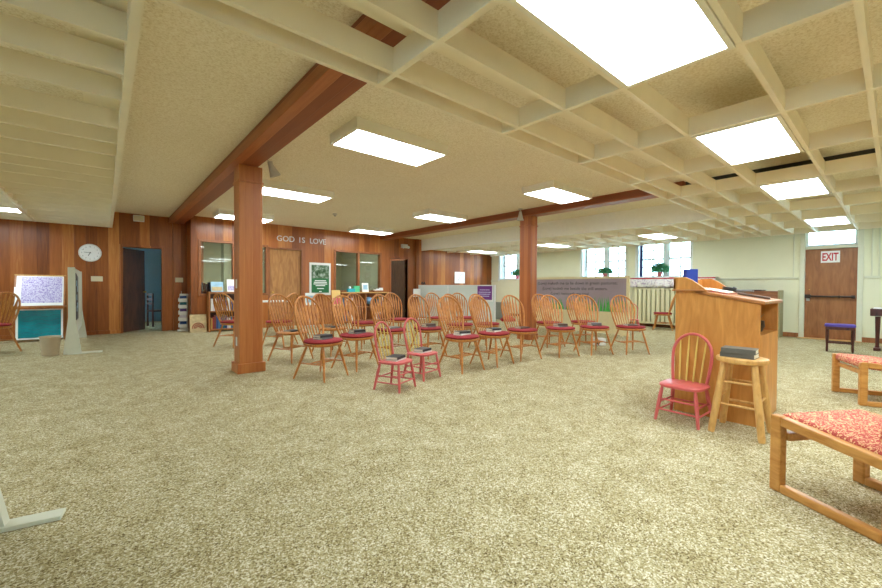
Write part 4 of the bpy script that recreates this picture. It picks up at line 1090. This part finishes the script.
MB().lathe([(.005+.125*math.sin(PI*k/14), .185-.125*math.cos(PI*k/14)) for k in range(15)], n=24).build('sphere', M['globe'], t, smooth=80)
t = thing('tissue_box', 'cyan tissue box on the low shelf top', 'box', (6.0, 11.4, 1.001))
MB().box(-.12, .12, -.06, .06, 0, .11).build('carton', M['cyan'], t, bevel=.004)
m = MB(); m.loft([[(.04*math.cos(a*PI/4)*s, .02*math.sin(a*PI/4)*s, z) for a in range(8)] for s, z in ((.6, .1), (1, .13), (1.2, .16), (.5, .18))]); m.build('tissue', M['paperwhite'], t, loc=(-.04, 0, 0))
tag(MB().box(-.10, .10, -.05, .05, 0, .2).build('mint_box', M['mint'], bevel=.004, loc=(6.22, 11.46, 1.001)), 'mint green box right of the tissue box', 'box')
t = thing('sign_card', 'white card standing on the low shelf top', 'card', (6.52, 11.38, 1.001), rot=(-.15, 0, 0))
MB().box(-.12, .12, 0, .006, 0, .30).build('card', M['paperwhite'], t)
MB().box(-.08, .08, -.003, 0, .08, .24).build('print', M['skyprint'], t)
t = thing('basket', 'low tray of white packets on the low shelf top', 'basket', (7.0, 11.4, 1.001))
m = MB(); m.box(-.17, .17, -.08, .08, 0, .01); m.box(-.17, .17, -.08, -.07, .01, .05); m.box(-.17, .17, .07, .08, .01, .05); m.box(-.17, -.16, -.07, .07, .01, .05); m.box(.16, .17, -.07, .07, .01, .05); m.build('tray', M['shelfback'], t)
for k in range(3): tag(MB().box(-.055, .055, -.045, .045, 0, .07+.03*k).build('packet', M['paperwhite'], bevel=.004, loc=(6.89+.115*k, 11.4, 1.0125)), ['left', 'middle', 'tall right'][k]+' white packet in the tray on the low shelf', 'packet', 'packets in the tray')
faced(5.31, 10.95, .597, .28, .48, (M['orange'], M['flowerpink']), 'yellow and pink leaflet board left of the low shelf', .22, 'leaflet_board', 'leaflet', 'leaflet boards')
t = thing('board_easel', 'low wooden easel holding the yellow leaflet board', 'easel', (5.31, 10.95, 0))
MB().box(-.15, .15, -.03, .08, .565, .595).build('ledge', M['shelfback'], t)
for x in (-.13, .13): MB().tube([(x, 0, .57), (x*1.3, -.06, 0)], .014, 7).build('leg', M['shelfback'], t)
MB().tube([(0, .06, .57), (0, .2, 0)], .014, 7).build('leg', M['shelfback'], t)
# small table right of the post
t = thing('small_table', 'small table with white top right of the near post', 'table', (3.1, 10.2, 0))
MB().box(-.55, .45, -.3, .3, .78, .81).build('tabletop', M['white'], t, bevel=.004)
for x in (-.5, .4):
    for y in (-.25, .25): MB().tube([(x, y, 0), (x, y, .78)], [.018, .024], 8).build('leg', M['oak'], t, smooth=40)

# chair seen through the left doorway
t = thing('side_chair', 'dark wooden chair in the room beyond the left doorway', 'chair', (1.17, 14.0, 0), R(15))
MB().box(-.2, .2, -.2, .2, .42, .46).build('seat', M['darkwood'], t, bevel=.006)
for sx in (-.18, .18):
    for sy in (-.18, .18): MB().box(sx-.018, sx+.018, sy-.018, sy+.018, 0, .42 if sx > 0 else .95).build('leg', M['darkwood'], t)
for z in (.62, .74, .88): MB().box(-.195, -.175, -.17, .17, z, z+.06).build('back_slat', M['darkwood'], t)

# ------------------------------------------------------------------ display stands at the left
t = thing('display_partition', 'tall pale display panel with splayed feet, edge on', 'display board', (-.42, 9.12, 0))
Ld = 2.7
MB().box(-.04, .04, 0, Ld, .28, 1.46).build('panel', M['boardwhite'], t, bevel=.006)
for y in (-.03, Ld-.03):
    m = MB(); m.prism([(-.11, 0), (.12, 0), (.045, .62), (.045, 1.47), (-.045, 1.47), (-.045, .62)], y, y+.06, 'Y'); m.build('end_frame', M['boardwhite'], t, bevel=.004)
m = MB(); m.prism([(.25, .55), (.95, .55), (1.0, 1.0), (.95, 1.32), (.25, 1.38)], .04, .048, 'X'); m.build('dark_poster', M['bookblack'], t)
for y, z in ((.4, 1.2), (.4, .95), (.4, .75), (.65, 1.1), (.65, .8)): MB().box(.048, .052, y-.07, y+.07, z-.05, z+.05).build('photo', M['skyprint'], t)
tag(MB().box(-.22, .22, -.10, .10, 0, .012).build('floor_plate', M['boardwhite'], loc=(-.25, 9.12, 0)), 'flat pale plate on the carpet by the display panel foot', 'plate')
t = thing('waste_bin', 'beige tapered waste bin beside the display panel', 'bin', (-.685, 9.15, 0))
MB().lathe([(.10, 0), (.104, .01), (.13, .30), (.138, .31), (.135, .317), (.125, .308), (.098, .02)], n=30).build('body', M['bin'], t, smooth=50)
t = thing('map_display', 'wooden rack with a slanted lilac poster and a teal poster', 'display', (-1.0, 11.65, 0))
for x in (-.36, .36):
    m = MB(); m.box(x-.02, x+.02, 0, .05, 0, 1.36); m.build('upright', M['shelfback'], t, bevel=.003)
    m = MB(); m.bar((x, -.25, .74), (x, .02, 1.36), .03, .03); m.build('rail', M['shelfback'], t, bevel=.003)
MB().box(-.40, .38, -.27, .03, .70, .735).build('ledge', M['shelfback'], t, bevel=.003)
MB().box(-.38, .38, .0, .04, 1.355, 1.38).build('top_rail', M['stoolpine'], t, bevel=.003)
a_ = math.atan2(.27, .6)
o = bpy.data.objects.new('slanted_poster', None)
m = MB().box(-.37, .345, -.02, 0, 0, .66); o = m.build('slanted_poster', M['paperwhite'], t, loc=(0, -.25, .74), rot=(-a_, 0, 0))
MB().box(-.27, .325, -.023, -.02, .06, .64).build('print', M['lilacprint'], o)
m = MB().box(-.36, .33, -.02, 0, 0, .62); o = m.build('lower_poster', M['paperwhite'], t, loc=(0, -.12, .05), rot=(-.1, 0, 0))
MB().box(-.325, .30, -.023, -.02, .03, .595).build('print', M['teal'], o)
m = MB()
for k in range(5):
    z = .12+.09*k; m.tube([(-.28+.56*j/14, -.024, z+.025*math.sin(j*.8+k)) for j in range(15)], .0022, 5)
m.build('printed_waves', M['navy'], o)

# left foreground partition foot
t = thing('partition_foot', 'pale bar foot of a display stand at the lower left', 'display stand', (-.42, 2.78, 0), R(-10))
MB().box(-.12, .26, -.045, .045, 0, .022).build('base_bar', M['boardwhite'], t, bevel=.004)
m = MB(); m.prism([(-.05, .022), (.06, .022), (-.03, .5), (-.05, .5)], -.03, .03, 'Y'); m.build('gusset', M['boardwhite'], t)
MB().box(-1.3, -.05, -.03, .03, .0, 1.45).build('panel', M['boardwhite'], t)

# ------------------------------------------------------------------ daylight
wd = bpy.data.worlds.new('sky'); scene.world = wd; wd.use_nodes = True
bg = wd.node_tree.nodes['Background']; bg.inputs['Color'].default_value = (.52, .79, 1, 1); bg.inputs['Strength'].default_value = 9.0

scene.view_settings.view_transform = 'Standard'; scene.view_settings.look = 'None'
scene.view_settings.gamma = 1; scene.view_settings.exposure = 1.36
try: scene.view_settings.use_curve_mapping = False
except Exception: pass
cy = scene.cycles
cy.max_bounces = 10; cy.diffuse_bounces = 6; cy.glossy_bounces = 4; cy.transparent_max_bounces = 12
cy.sample_clamp_indirect = 6; cy.caustics_reflective = False; cy.caustics_refractive = False
